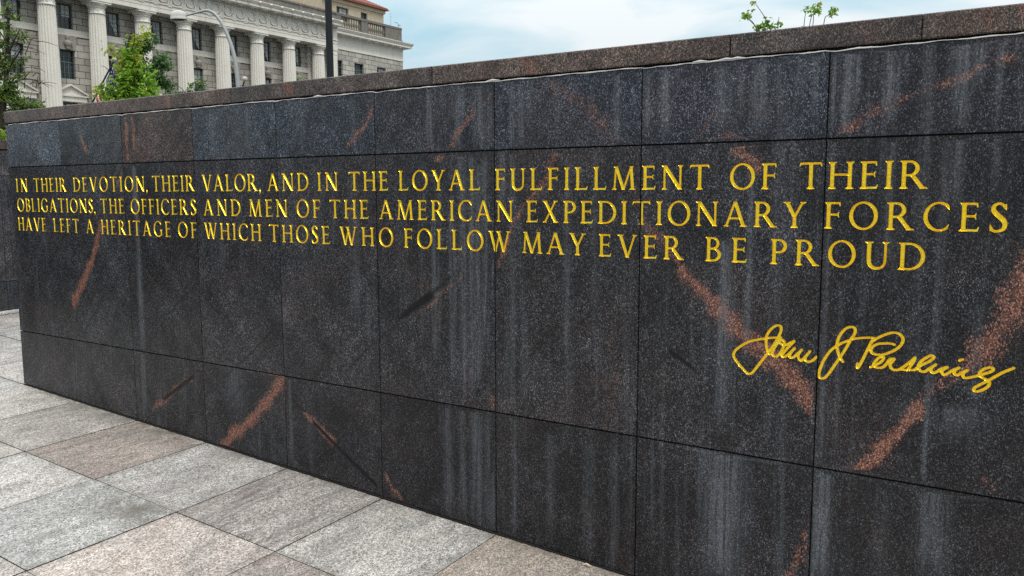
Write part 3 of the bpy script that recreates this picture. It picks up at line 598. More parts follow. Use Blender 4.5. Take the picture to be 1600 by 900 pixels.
def wall_marks(px, pz):
    vein = np.zeros(px.shape); st = np.zeros(px.shape); ck = np.zeros(px.shape)
    qx, qz = warp(px, pz)
    wid = 1 + .22 * np.sin(px * 21 + pz * 33) + .16 * np.sin(px * 57 - pz * 40 + 1)
    pan = np.floor((px - U0) / PW).astype(int) * 4 + (pz > Z1).astype(int) + (pz > Z2)
    for pts, w0, w1, s in VE:
        d = near_poly(qx, qz, pts, w0 * .95, w1 * .95)
        ok = set()
        for (ax, az), (bx, bz) in zip(pts[:-1], pts[1:]):
            for t_ in (.2, .5, .8):
                cx_, cz_ = ax + (bx - ax) * t_, az + (bz - az) * t_
                ok.add(math.floor((cx_ - U0) / PW) * 4 + (cz_ > Z1) + (cz_ > Z2))
        d = np.where(np.isin(pan, list(ok)), d, 9.0)   # each vein ends at the edges of its slabs
        d = d / np.maximum(wid, .45)
        vein = np.maximum(vein, s * (.66 * np.exp(-(d / 1.15) ** 2 * .9) + .42 * np.exp(-(d / 2.8) ** 2)))
    for u, za, zb, w, s in ST:
        f = np.clip((za - pz) / .03 + .6, 0, 1) * np.clip((pz - zb) / .12 + .25, 0, 1)
        d = np.abs(px - u) / (w * .5)
        st = np.maximum(st, s * f * np.exp(-(d ** 2.6) * .6))
    for pts, w0, w1, s in CR:
        d = near_poly(px, pz, pts, w0 * 1.1, w1 * 1.1)
        ck = np.maximum(ck, s * np.clip(1.3 * (1.5 - d), 0, 1))
    return np.stack([vein, st, ck, np.ones(px.shape)], -1)
def set_attr(me, marks, tint):
    n = len(me.vertices)
    a = me.attributes.new('marks', 'FLOAT_COLOR', 'POINT'); a.data.foreach_set('color', np.ascontiguousarray(marks, np.float32).ravel())
    b = me.attributes.new('tint', 'FLOAT_COLOR', 'POINT')
    tt = np.ones((n, 4), np.float32); tt[:, :3] = tint; tt[:, 3] = random.Random(me.name).random()
    b.data.foreach_set('color', tt.ravel())

wall = empty('memorial_wall', (U0, WY, floor_z(U0, WY)))
tag(wall, 'long dark granite wall with gilded three line inscription and signature', 'wall')
INV = Matrix.Translation(-wall.location)
def child(o, inv=INV): o.matrix_parent_inverse = inv; return o

LEV, CUT = .031, .0046
letters = [('inscription_line', layout(L1, 1.6045, .0925)), ('inscription_line', layout(L2, 1.4675, .092)), ('inscription_line', layout(L3, 1.3345, .0915))]
# signature field
sig_pts = [catmull(s, 5) for s in SIG]
allp = np.vstack([np.array(s) for s in sig_pts])
SF = Field(allp[:, 0].min() - .02, allp[:, 0].max() + .02, allp[:, 1].min() - .02, allp[:, 1].max() + .02, .0016)
for s in sig_pts:
    hw_ = []
    for i, q in enumerate(s):
        a_ = s[max(i - 1, 0)]; b_ = s[min(i + 1, len(s) - 1)]; an = abs(math.atan2(b_[1] - a_[1], b_[0] - a_[0]))
        hw_.append((q[0], q[1], .0035 + .0017 * abs(math.sin(an))))
    SF.u(SF.stroke(hw_))
SIGL = .0027
sig_loops = SF.contours(0, .0004) + SF.contours(-SIGL, .0005)
def text_sdf(x, z):
    """signed distance in wall metres to the nearest letter cut, which object it belongs to, and cut fraction"""
    d = np.full(x.shape, 9.0); idx = np.full(x.shape, -1); fr = np.zeros(x.shape)
    for k, (nm, ls) in enumerate(letters):
        for gl, u, zb, cap, capx in ls:
            sel = np.nonzero((x > u - .02) & (x < u + 1.4 * capx) & (z > zb - .03) & (z < zb + cap * 1.12))[0]
            if not len(sel): continue
            q = gl['F'].sample((x[sel] - u) / capx, (z[sel] - zb) / cap)
            m_ = q * cap < d[sel]
            ii = sel[m_]; d[ii] = q[m_] * cap; idx[ii] = k; fr[ii] = np.clip(-q[m_] / LEV, 0, 1)
    sel = np.nonzero((x > SF.xs[0]) & (x < SF.xs[-1]) & (z > SF.ys[0]) & (z < SF.ys[-1]))[0]
    if len(sel):
        q = SF.sample(x[sel], z[sel]); m_ = q < d[sel]; ii = sel[m_]
        d[ii] = q[m_]; idx[ii] = 3; fr[ii] = np.clip(-q[m_] / SIGL, 0, 1)
    return d, idx, fr
GAPV, GAPH = .0024, .0034
rows = [(None, Z1), (Z1, Z2), (Z2, Z3)]
TINTS = {  # course, panel -> colour multiplier of the slab
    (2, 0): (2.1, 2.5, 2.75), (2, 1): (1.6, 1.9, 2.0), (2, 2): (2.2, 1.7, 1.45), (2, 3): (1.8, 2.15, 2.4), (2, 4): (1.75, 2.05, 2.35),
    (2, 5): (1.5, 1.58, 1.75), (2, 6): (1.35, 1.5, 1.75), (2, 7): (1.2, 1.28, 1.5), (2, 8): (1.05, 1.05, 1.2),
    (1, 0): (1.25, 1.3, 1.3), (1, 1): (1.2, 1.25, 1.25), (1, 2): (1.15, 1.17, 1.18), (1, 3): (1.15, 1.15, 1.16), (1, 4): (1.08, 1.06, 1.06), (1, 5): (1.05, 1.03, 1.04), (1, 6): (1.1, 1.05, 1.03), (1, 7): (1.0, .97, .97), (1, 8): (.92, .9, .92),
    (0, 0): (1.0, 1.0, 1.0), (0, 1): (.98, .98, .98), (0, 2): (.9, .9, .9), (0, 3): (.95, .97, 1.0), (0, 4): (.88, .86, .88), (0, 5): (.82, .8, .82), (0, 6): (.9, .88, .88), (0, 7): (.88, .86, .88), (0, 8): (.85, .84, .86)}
gold_parts = {k: ([], []) for k in range(4)}
rnd = random.Random(5)
for ri, (za, zb) in enumerate(rows):
    P = []; E = []
    def loop(pts, closed=True):
        o = len(P); P.extend([tuple(map(float, p)) for p in pts])
        n = len(pts)
        for i in range(n if closed else n - 1): E.append((o + i, o + (i + 1) % n))
    rects = []
    for k in range(NP):
        gl_ = .0007 if ri == 1 and k == 1 else GAPV; gr_ = .0007 if ri == 1 and k == 0 else GAPV
        xa = U0 + k * PW + (gl_ if k else 0); xb = U0 + (k + 1) * PW - gr_
        lo0 = za + GAPH if za is not None else floor_z(xa, WY) + .011
        lo1 = za + GAPH if za is not None else floor_z(xb, WY) + .011
        hi = zb - (GAPH if ri < 2 else 0)
        rects.append((xa, xb, lo0, lo1, hi)); loop([(xa, lo0), (xb, lo1), (xb, hi), (xa, hi)])
    if ri == 1:
        for nm, ls in letters:
            for gl, u, z0, cap, capx in ls:
                for L in gl['out'] + gl['inn']: loop([(u + x * capx, z0 + y * cap) for x, y in L])
        for L in sig_loops: loop(L)
    # seams get their own points so that they stay thin
    extra = []
    for pts, w0, w1, s in CR:
        for (ax, az), (bx, bz) in zip(pts[:-1], pts[1:]):
            L = math.hypot(bx - ax, bz - az); n = max(2, int(L / .012)); nx, nz = -(bz - az) / L, (bx - ax) / L
            for i in range(n):
                for o in (-1.1, -.5, 0, .5, 1.1): extra.append((ax + (bx - ax) * (i + .5) / n + nx * o * w0 * .8, az + (bz - az) * (i + .5) / n + nz * o * w0 * .8))
    for k, (xa, xb, lo0, lo1, hi) in enumerate(rects):
        h = .0165 if k < 9 else .06
        nx = int((xb - xa) / h); lo = min(lo0, lo1); nz = int((hi - lo) / h)
        for i in range(1, nx):
            for j in range(1, nz):
                x = xa + (xb - xa) * (i + (.5 if j % 2 else 0) * .8) / nx; z = lo + (hi - lo) * j / nz
                extra.append((x, z))
        # points along the rim
    ex = np.array(extra)
    keep = np.zeros(len(ex), bool)
    for k, (xa, xb, lo0, lo1, hi) in enumerate(rects):
        keep |= (ex[:, 0] > xa + .004) & (ex[:, 0] < xb - .004) & (ex[:, 1] > lo0 + (lo1 - lo0) * (ex[:, 0] - xa) / (xb - xa) + .004) & (ex[:, 1] < hi - .004)
    ex = ex[keep]
    if ri == 1:
        d, _, _ = text_sdf(ex[:, 0], ex[:, 1]); ex = ex[d > .004]
    P.extend([tuple(map(float, q)) for q in ex])
    V, _, Fc, *_ = delaunay_2d_cdt([Vector(p) for p in P], E, [], 0, 1e-6)
    V = np.array([(v.x, v.y) for v in V]); Fc = np.array([tuple(f) for f in Fc if len(f) == 3])
    c = V[Fc].mean(1)
    area = np.abs(np.cross(V[Fc[:, 1]] - V[Fc[:, 0]], V[Fc[:, 2]] - V[Fc[:, 0]]))
    if ri == 1:
        dt, it, _ = text_sdf(c[:, 0], c[:, 1]); dv, iv, fv = text_sdf(V[:, 0], V[:, 1])
    else: dt = np.full(len(c), 9.0); it = np.full(len(c), -1)
    for k, (xa, xb, lo0, lo1, hi) in enumerate(rects):
        inp = (c[:, 0] > xa) & (c[:, 0] < xb) & (c[:, 1] > lo0 + (lo1 - lo0) * (c[:, 0] - xa) / (xb - xa)) & (c[:, 1] < hi) & (area > 1e-11)
        sel = Fc[inp & (dt > 0)]
        used = np.unique(sel); mp = np.full(len(V), -1); mp[used] = np.arange(len(used))
        vv = np.zeros((len(used), 3)); vv[:, 0] = V[used, 0]; vv[:, 1] = WY; vv[:, 2] = V[used, 1]
        off = 0.0 if rnd.random() < .5 else .0006
        vv[:, 1] += off
        faces = [tuple(mp[f]) for f in sel]
        # sides of the slab
        cnt = {}
        for f in sel:
            for a, b in ((f[0], f[1]), (f[1], f[2]), (f[2], f[0])):
                cnt[(a, b)] = 1
        rim = [(a, b) for (a, b) in cnt if (b, a) not in cnt]
        rim = [(a, b) for a, b in rim if (abs(V[a, 0] - V[b, 0]) < 1e-5 and min(abs(V[a, 0] - xa), abs(V[a, 0] - xb)) < 1e-4) or (abs(V[a, 1] - hi) < 1e-4 and abs(V[b, 1] - hi) < 1e-4) or (abs(V[a, 1] - lo0 - (lo1 - lo0) * (V[a, 0] - xa) / (xb - xa)) < 1e-4 and abs(V[b, 1] - lo0 - (lo1 - lo0) * (V[b, 0] - xa) / (xb - xa)) < 1e-4)]
        n0 = len(vv); back = sorted({a for e in rim for a in e}); bm_ = {a: n0 + i for i, a in enumerate(back)}
        bv = np.array([(V[a, 0], WY + .03, V[a, 1]) for a in back]).reshape(-1, 3)
        vv = np.vstack([vv, bv])
        faces += [(mp[b], mp[a], bm_[a], bm_[b]) for a, b in rim]
        me = bpy.data.meshes.new('granite_panel'); me.from_pydata(vv.tolist(), [], [tuple(map(int, f)) for f in faces]); me.update()
        mk = wall_marks(vv[:, 0], vv[:, 2])
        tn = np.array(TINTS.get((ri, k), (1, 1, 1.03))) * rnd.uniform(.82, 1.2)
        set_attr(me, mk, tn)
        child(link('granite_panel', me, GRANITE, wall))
        if ri == 1:
            for q in range(4):
                ls = Fc[inp & (dt <= 0) & (it == q)]
                if len(ls): gold_parts[q][0].append(ls)
    if ri == 1:
        for q, nm in enumerate(['inscription_line', 'inscription_line', 'inscription_line', 'signature']):
            ls = np.vstack(gold_parts[q][0]); used = np.unique(ls); mp = np.full(len(V), -1); mp[used] = np.arange(len(used))
            dep = fv[used] * (CUT if q < 3 else .0046)
            vv = [(V[a, 0], WY + .0003 + dd, V[a, 1]) for a, dd in zip(used, dep)]
            me = bpy.data.meshes.new(nm); me.from_pydata(vv, [], [tuple(int(mp[i]) for i in f) for f in ls]); me.update()
            o = child(link(nm, me, GOLD, wall))
            o['label'] = ['gilded carved line beginning IN THEIR DEVOTION', 'gilded carved line beginning OBLIGATIONS', 'gilded carved line beginning HAVE LEFT A HERITAGE', 'gilded carved handwritten signature'][q]
# mortar core behind the slabs, and the back and end faces of the wall
mb = MB(); XE = U0 + NP * PW
mb.box(U0 + .010, XE - .01, WY + .010, WY + TH - .01, -1.2, Z3 + .012)
child(mb.build('mortar_core', GROUT, wall))
def slab(mb, x0, x1, y0, y1, z0, z1, ch=.004):
    """box whose front edges are chamfered"""
    v = [(x0 + ch, y0, z0 + ch), (x1 - ch, y0, z0 + ch), (x1 - ch, y0, z1 - ch), (x0 + ch, y0, z1 - ch),
         (x0, y0 + ch, z0), (x1, y0 + ch, z0), (x1, y0 + ch, z1), (x0, y0 + ch, z1), (x0, y1, z0), (x1, y1, z0), (x1, y1, z1), (x0, y1, z1)]
    mb.add(v, [(0, 1, 2, 3), (0, 4, 5, 1), (1, 5, 6, 2), (2, 6, 7, 3), (3, 7, 4, 0), (4, 8, 9, 5), (5, 9, 10, 6), (6, 10, 11, 7), (7, 11, 8, 4), (8, 11, 10, 9)])
def slab_grid(name, mat, x0, x1, y0, y1, z0, z1, marks, tint, parent, inv, ch=.004, h=.03):
    nx = max(2, int((x1 - x0) / h)); nz = max(2, int((z1 - z0) / h)); mb = MB(); vs = []
    for j in range(nz + 1):
        for i in range(nx + 1):
            x = x0 + ch + (x1 - x0 - 2 * ch) * i / nx; z = z0 + ch + (z1 - z0 - 2 * ch) * j / nz
            vs.append((x, y0, z))
    fs = [(j * (nx + 1) + i, j * (nx + 1) + i + 1, (j + 1) * (nx + 1) + i + 1, (j + 1) * (nx + 1) + i) for j in range(nz) for i in range(nx)]
    mb.add(vs, fs)
    v = [(x0 + ch, y0, z0 + ch), (x1 - ch, y0, z0 + ch), (x1 - ch, y0, z1 - ch), (x0 + ch, y0, z1 - ch),
         (x0, y0 + ch, z0), (x1, y0 + ch, z0), (x1, y0 + ch, z1), (x0, y0 + ch, z1), (x0, y1, z0), (x1, y1, z0), (x1, y1, z1), (x0, y1, z1)]
    mb.add(v, [(0, 4, 5, 1), (1, 5, 6, 2), (2, 6, 7, 3), (3, 7, 4, 0), (4, 8, 9, 5), (5, 9, 10, 6), (6, 10, 11, 7), (7, 11, 8, 4), (8, 11, 10, 9)])
    o = mb.build(name, mat, parent); o.matrix_parent_inverse = inv
    pv = np.array(mb.v)
    set_attr(o.data, marks(pv) if marks else np.tile([0, 0, 0, 1.0], (len(pv), 1)), tint)
    return o
# coping
CV = [(-3.0, .25, .30), (-1.5, .30, .28), (-.7, .35, .30), (-4.8, .3, .26), (.1, .3, .3), (-2.2, .2, .24), (-4.35, .05, .7), (-3.33, .10, .62), (-1.88, .05, .75), (-1.86, .12, .4), (-5.55, .03, .3), (-4.12, .03, .55), (-3.88, .03, .65), (-2.72, .05, .4), (-.88, .06, .4), (-1.28, .05, .45), (-.55, .08, .45), (-.2, .08, .5), (-.1, .03, .7), (-3.55, .05, .3)]
def cop_marks(pv):
    v = np.zeros(len(pv))
    for u, w, s in CV: v = np.maximum(v, s * np.exp(-((pv[:, 0] - u + (pv[:, 2] - 2.12) * .45) / w) ** 2 * 2.2))
    return np.stack([v, 0 * v, 0 * v, 0 * v + 1], -1)
cj = [U0, -5.1885, -3.7925, -2.3974, -1.0199, -.3897, 0.99, XE]
CB = Z3 + .0135
for a, b in zip(cj[:-1], cj[1:]):
    slab_grid('coping_stone', COPING, a + (.002 if a > U0 else 0), b - (.002 if a != -1.0199 else .0006), WY - .007, WY + TH, CB, Z4, cop_marks, rnd.choice([(1, 1, 1), (1.08, 1.02, .98), (.92, .95, .97)]), wall, INV)
# irregular bead of sealant under the coping
pts = []; rad = []
x = U0 + .05
n1 = random.Random(11)
ph = [n1.uniform(0, 6) for _ in range(6)]
while x < XE - .05:
    wob = .0007 * math.sin(x * 9 + ph[0]) + .0006 * math.sin(x * 23 + ph[1]) + .0008 * math.sin(x * 51 + ph[2]) + n1.uniform(-.0006, .0006)
    f = ((x - U0) / PW) % 1
    sag = -.0035 * math.exp(-((f - .03) / .05) ** 2)
    pts.append((x, WY - .0022 + .0008 * math.sin(x * 17 + ph[3]), Z3 + .0035 + wob + sag))
    r = .0019 + .0005 * math.sin(x * 13 + ph[4]) + .0006 * math.sin(x * 37 + ph[5]) + n1.uniform(-.0004, .0005)
    rad.append(max(.0011, r)); x += .018
mb = MB(); mb.tube(pts, rad, 7)
for xx in (-1.03, -.99, -1.13, -3.12, -2.06): mb.tube([(xx - .03, WY - .008, Z3 + .006), (xx, WY - .0095, Z3 + .0075), (xx + .035, WY - .007, Z3 + .004)], [.001, .004, .001], 7)
child(mb.build('sealant_bead', SEALANT, wall))
mb = MB(); mb.box(U0 + .001, U0 + .0095, WY + .0305, WY + TH, -.3, Z3 + .011)
o = child(mb.build('end_panel', GRANITE, wall)); set_attr(o.data, np.tile([0, 0, 0, 1.0], (len(o.data.vertices), 1)), (1, 1, 1))

mb = MB(); pts = []; rad = []; br_ = random.Random(9); x = U0 + .01
while x < U0 + NP * PW - .02:
    pts.append((x, WY - .001, floor_z(x, WY - .001) + .003)); rad.append(br_.uniform(.004, .0085)); x += .025
mb.tube(pts, rad, 6); child(mb.build('base_sealant', GROUT, wall))

# ------------------------------------------------------------------ paving
TD = .697133
XF = -9.12          # face of the far wall
TT = {(2, 1): ((.98, .96, .93), .15, .25), (3, 1): ((.80, .735, .70), .1, .7), (4, 1): ((1.0, 1.0, 1.0), .0, .05), (5, 1): ((.86, .83, .82), .95, .3), (6, 1): ((.98, .98, .97), .25, .3), (7, 1): ((.90, .82, .74), .1, .7),
      (1, 1): ((1.06, 1.05, 1.03), .05, .1), (2, 2): ((1.12, 1.1, 1.07), .1, .12), (3, 2): ((1.06, 1.06, 1.05), .05, .1), (4, 2): ((.90, .935, .94), .12, .05), (5, 2): ((1.08, 1.02, .98), .3, .75), (6, 2): ((.84, .78, .77), .3, .6), (5, 3): ((1.06, 1.02, 1.0), .2, .4), (4, 3): ((.97, .93, .92), .2, .4), (3, 3): ((1.08, 1.06, 1.04), .1, .1)}
prn = random.Random(21)
mb = MB(); cols = []; mks = []
kx0 = -4
for k in range(kx0, 19):
    for j in range(-9, 17):
        xa = U0 + (k - 1) * PW; xb = xa + PW; yb = WY - (j - 1) * TD; ya = yb - TD
        if xb < XF + .2: continue
        xa = max(xa, XF + .16)
        if k - 1 >= 0 and k < 13 and j <= 0: continue
        g_ = prn.choice([.0018, .0026, .0036])
        near_ = -1 <= k <= 9 and -2 <= j <= 6
        n = 14 if near_ else 2
        base = TT.get((k, j))
        if base is None:
            v = prn.uniform(.92, 1.12); wv = prn.uniform(-.03, .05)
            base = ((v + wv, v, v - wv * .8), prn.choice([0, 0, .1, .3, .6]), prn.choice([0, .1, .2, .5, .8]))
        dz = prn.uniform(-.0012, .0012); tx = prn.uniform(-.0014, .0014); seed_ = prn.random()
        o = len(mb.v); vs = []
        for jj in range(n + 1):
            for ii in range(n + 1):
                x = xa + g_ + (xb - xa - 2 * g_) * ii / n; y = ya + g_ + (yb - ya - 2 * g_) * jj / n
                vs.append((x, y, floor_z(x, y) + dz + tx * (ii / n - .5)))
                cols.append(base[0])
                # worn and stained margins of slabs against the wall
                dw = WY - y; stn = .0
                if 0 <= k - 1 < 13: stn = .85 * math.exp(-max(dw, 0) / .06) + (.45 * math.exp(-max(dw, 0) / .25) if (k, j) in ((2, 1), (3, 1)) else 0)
                if (k, j) == (4, 2): stn = max(stn, .85 * math.exp(-((x - xb + .18) / .22) ** 2 - ((y - yb + .1) / .14) ** 2))
                ed = min(x - xa, xb - x, y - ya, yb - y); stn = max(stn, .45 * math.exp(-ed / .018)); mks.append((base[1], base[2], min(stn, .9), seed_))
        mb.add(vs, [(b * (n + 1) + a, b * (n + 1) + a + 1, (b + 1) * (n + 1) + a + 1, (b + 1) * (n + 1) + a) for a in range(n) for b in range(n)])
o = mb.build('pavement', PAVING); tag(o, 'square grey granite paving slabs before the wall', 'pavement', kind='structure')
set_attr(o.data, np.array(mks), np.array(cols))
# bed of mortar showing in the joints
mb = MB(); xs = (XF - .4, 7.0); ys = (-8.5, 9.9); vs = []
for z in (0, -1):
    for x in xs:
        for y in ys: vs.append((x, y, (floor_z(x, y) - .005) if z == 0 else -1.25))
mb.add(vs, [(0, 2, 3, 1), (4, 5, 7, 6), (0, 1, 5, 4), (2, 6, 7, 3), (0, 4, 6, 2), (1, 3, 7, 5)])
o = mb.build('paving_bed', GROUT); tag(o, 'dark mortar bed under the paving slabs', 'paving bed', kind='structure')
# kerb strip along the far wall
mb = MB()
for j in range(-9, 14):
    y0 = WY - j * TD * 1.0; y1 = y0 + TD - .004
    z = lambda x, y: floor_z(x, y)
    v = [(XF - .0, y0, z(XF, y0) + .012), (XF + .10, y0, z(XF + .10, y0) + .012), (XF + .10, y1, z(XF + .10, y1) + .012), (XF, y1, z(XF, y1) + .012)]
    mb.add(v + [(a, b, c - .05) for a, b, c in v], [(0, 1, 2, 3), (1, 5, 6, 2), (0, 4, 5, 1)])
o = mb.build('drain_kerb', PAVING); tag(o, 'pale stone strip at the foot of the far wall', 'kerb strip', kind='structure')
set_attr(o.data, np.tile([0, .1, 0, 1.0], (len(o.data.vertices), 1)), (1.15, 1.14, 1.12))

mb = MB(); mb.add([(-1500, -1500, -1.25), (1500, -1500, -1.25), (1500, 1500, -1.25), (-1500, 1500, -1.25)], [(0, 1, 2, 3)])
o = mb.build('ground', GROUND); tag(o, 'bare ground round the plaza', 'ground', kind='structure')
mb = MB(); mb.add([(-62, -300, -1.24), (-44, -300, -1.24), (-44, 400, -1.24), (-62, 400, -1.24)], [(0, 1, 2, 3)])
o = mb.build('road', ASPHALT); tag(o, 'asphalt street before the columned building', 'road', kind='structure')

# ------------------------------------------------------------------ far wall, square to the first, with dark cut lettering
FW0, FW1 = -4.0, 8.2
far = empty('memorial_wall', (XF, FW0, floor_z(XF, FW0)))
tag(far, 'lower dark granite wall standing behind the end of the inscribed wall, dark lettering at its edge', 'wall')
FI = Matrix.Translation(-far.location)
def fbox(name, mat, x0, x1, y0, y1, z0, z1, tint=(1, 1, 1)):
    mb = MB(); c = .003
    mb.box(x0, x1, y0, y1, z0, z1); o = mb.build(name, mat, far); o.matrix_parent_inverse = FI
    set_attr(o.data, np.tile([0.05, 0, 0, 1.0], (len(o.data.vertices), 1)), tint); return o
fb = -.2
for (z0, z1) in ((None, .675), (.681, 1.768), (1.774, 2.031)):
    y = FW0
    while y < FW1 - .05:
        y1 = min(y + 1.389, FW1)
        fbox('granite_panel', GRANITE, XF - .03, XF, y + .002, y1 - .002, z0 if z0 else .10, z1, {None: (1.3, 1.45, 1.5), .681: (1.9, 1.8, 1.8), 1.774: (2.0, 1.9, 1.85)}[z0]); y = y1
fbox('mortar_core', GROUT, XF - .42, XF - .0305, FW0 + .01, FW1 - .01, -1.2, 2.038)
y = FW0
while y < FW1 - .05:
    y1 = min(y + 1.5, FW1); fbox('coping_stone', COPING, XF - .45, XF + .012, y + .002, y1 - .002, 2.045, 2.135, (.9, .82, .8)); y = y1
# first letters of its lines, seen past the edge of the nearer wall
vs = []; fs = []
fz0, fz1 = 1.725, .715
rowsf = ['E', 'O', 'P', 'A', 'H', 'I', 'H', 'L', 'E', 'C', '', 'T', 'O', 'T', 'E', 'O', 'E', 'B', '', 'T', 'H', 'B', 'L', 'D', 'O', 'E', 'O', 'A', 'L', 'M', 'O', 'F']
cap = (fz0 - fz1) / len(rowsf) * .66
for i, r_ in enumerate(rowsf):
    z = fz0 - (fz0 - fz1) * (i + .8) / len(rowsf); yy = 4.40
    for c in r_:
        G_ = g(c)
        loops = [[(x * cap, q * cap) for x, q in L] for L in G_['out']]
        V2, _, F2, *_ = delaunay_2d_cdt([Vector(p) for L in loops for p in L], [(sum(len(l) for l in loops[:a]) + b, sum(len(l) for l in loops[:a]) + (b + 1) % len(loops[a])) for a in range(len(loops)) for b in range(len(loops[a]))], [], 0, 1e-7)
        V2 = np.array([(v.x, v.y) for v in V2]); F2 = [f for f in F2 if len(f) == 3]
        o_ = len(vs); vs += [(XF + .0006, yy + a * 1.8, z + b) for a, b in V2]
        cc = np.array([V2[list(f)].mean(0) for f in F2]) / cap
        ins = G_['F'].sample(cc[:, 0], cc[:, 1]) < 0
        fs += [tuple(o_ + q for q in f) for f, k_ in zip(F2, ins) if k_]
        yy += (G_['w'] + .13) * cap
me = bpy.data.meshes.new('inscription'); me.from_pydata(vs, [], fs)
o = link('inscription', me, DARKLET, far); o.matrix_parent_inverse = FI

# ------------------------------------------------------------------ columned building across the street
bld = empty('office_building', (-80, 60, -1.25))
tag(bld, 'pale limestone building with a row of fluted columns, balustrade and red roof', 'building')
BI = Matrix.Translation(-bld.location)
def bpart(mb, name, mat, parent=None):
    o = mb.build(name, mat, parent or bld)
    if not parent: o.matrix_parent_inverse = BI
    return o
CS, C0 = 4.905, 43.3
CZ0, CZ1 = 7.56, 20.17
XW = -81.3
K0, K1 = -3, 7
YE0, YE1 = C0 + (K0 - .75) * CS, 80.3
# column
def column_mesh():
    mb = MB(); nf = 20; sub = 6; n = nf * sub
    prof = []
    H = CZ1 - .62 - .45
    for i in range(9):
        q = i / 8; r = .86 - .13 * q ** 1.6; prof.append((r, .45 + (H - .45) * q))
    vs = []; fs = []
    for (r, z) in prof:
        for a in range(n):
            ph_ = (a % sub) / sub; dep = .062 * math.sin(math.pi * ph_) ** .6 if a % sub else 0
            q = 2 * math.pi * a / n; rr = r - dep
            vs.append((rr * math.cos(q), rr * math.sin(q), z - CZ0 * 0))
    for i in range(len(prof) - 1):
        for a in range(n): fs.append((i * n + a, i * n + (a + 1) % n, (i + 1) * n + (a + 1) % n, (i + 1) * n + a))
    mb.add(vs, fs, True)
    return mb, H
def make_column():
    L = CZ1 - CZ0
    mb = MB(); nf = 20; sub = 6; n = nf * sub; vs = []; fs = []
    zs = np.linspace(.55, L - 1.22, 10)
    for z in zs:
        q_ = z / L; r = .865 - .135 * q_ ** 1.7
        for a in range(n):
            dep = .085 * math.sin(math.pi * (a % sub) / sub) ** .7 if a % sub else 0
            q = 2 * math.pi * (a + .5 * sub) / n; vs.append(((r - dep) * math.cos(q), (r - dep) * math.sin(q), z))
    for i in range(len(zs) - 1):
        for a in range(n): fs.append((i * n + a, i * n + (a + 1) % n, (i + 1) * n + (a + 1) % n, (i + 1) * n + a))
    mb.add(vs, fs, False)
    t = L
    mb.lathe((0, 0, 0), [(.74, t - 1.24), (.79, t - 1.22), (.79, t - 1.16), (.745, t - 1.14), (.745, t - .66), (.79, t - .64), (.79, t - .58), (.76, t - .56), (.80, t - .52), (.88, t - .42), (.945, t - .32), (.96, t - .26), (0, t - .26)], 40)
    mb.box(-.98, .98, -.98, .98, t - .26, t - .09); mb.box(-1.03, 1.03, -1.03, 1.03, t - .09, t - .004)
    for a in range(8):   # rosettes on the neck
        q = 2 * math.pi * (a + .5) / 8; c = Vector((.745 * math.cos(q), .745 * math.sin(q), t - .90)); d = Vector((math.cos(q), math.sin(q), 0)); e = Vector((-math.sin(q), math.cos(q), 0))
        for b in range(6):
            w_ = 2 * math.pi * b / 6; p = c + e * .09 * math.cos(w_) + Vector((0, 0, .09 * math.sin(w_)))
            mb.tube([p - d * .02, p + d * .035], [.052, .03], 6)
    for a in range(44):  # egg and dart under the abacus
        q = 2 * math.pi * a / 44; mb.tube([(.80 * math.cos(q), .80 * math.sin(q), t - .53), (.905 * math.cos(q), .905 * math.sin(q), t - .36)], [.03, .045], 5)
    mb.lathe((0, 0, 0), [(1.06, 0), (1.06, .2), (1.0, .27), (.93, .30), (.93, .36), (1.0, .42), (.97, .52), (.87, .56)], 40)
    return mb
col0 = make_column().build('column', LIME, bld); col0.matrix_parent_inverse = BI
for k in range(K0, K1 + 1):
    o = col0 if k == K0 else col0.copy()
    if k != K0: COL.objects.link(o); o.parent = bld; o.matrix_parent_inverse = BI
    o.location = (-80, C0 + k * CS, CZ0)
# podium and rear wall
mb = MB(); mb.box(-83, -78.9, YE0, YE1, -1.25, CZ0 - .35); bpart(mb, 'podium', ASHLAR)
mb = MB(); mb.box(-83, -78.7, YE0, YE1 + .1, CZ0 - .345, CZ0 - .001); bpart(mb, 'stylobate', LIME)
# wall with openings (boxes between them)
UWB, UWT = 17.35, 19.75
LWB, LWT = 12.6, 15.35
HW = .74
def wall_open(x0, x1, ya, yb, z0, z1, holes):
    mb = MB()
    ys = sorted({ya, yb, *[h[0] for h in holes], *[h[1] for h in holes]}); zs = sorted({z0, z1, *[h[2] for h in holes], *[h[3] for h in holes]})
    for a, b in zip(ys[:-1], ys[1:]):
        run = None
        for c, d in zip(zs[:-1], zs[1:]):
            solid = not any(h[0] <= a + 1e-6 and h[1] >= b - 1e-6 and h[2] <= c + 1e-6 and h[3] >= d - 1e-6 for h in holes)
            if solid: run = (run[0], d) if run else (c, d)
            if (not solid or d == zs[-1]) and run: mb.box(x0, x1, a, b, *run); run = None
    return mb
holes = []; wins = []
for k in range(K0, K1 + 1):
    yc = C0 + (k - .5) * CS + .0
    for zb_, zt_ in ((UWB, UWT), (LWB, LWT), (8.2, 10.35)):
        holes.append((yc - HW, yc + HW, zb_, zt_)); wins.append((yc, HW, zb_, zt_, XW))
bpart(wall_open(-82.2, XW, YE0, YE1, CZ0, 20.9, holes), 'portico_wall', ASHLAR)
wr = random.Random(3)
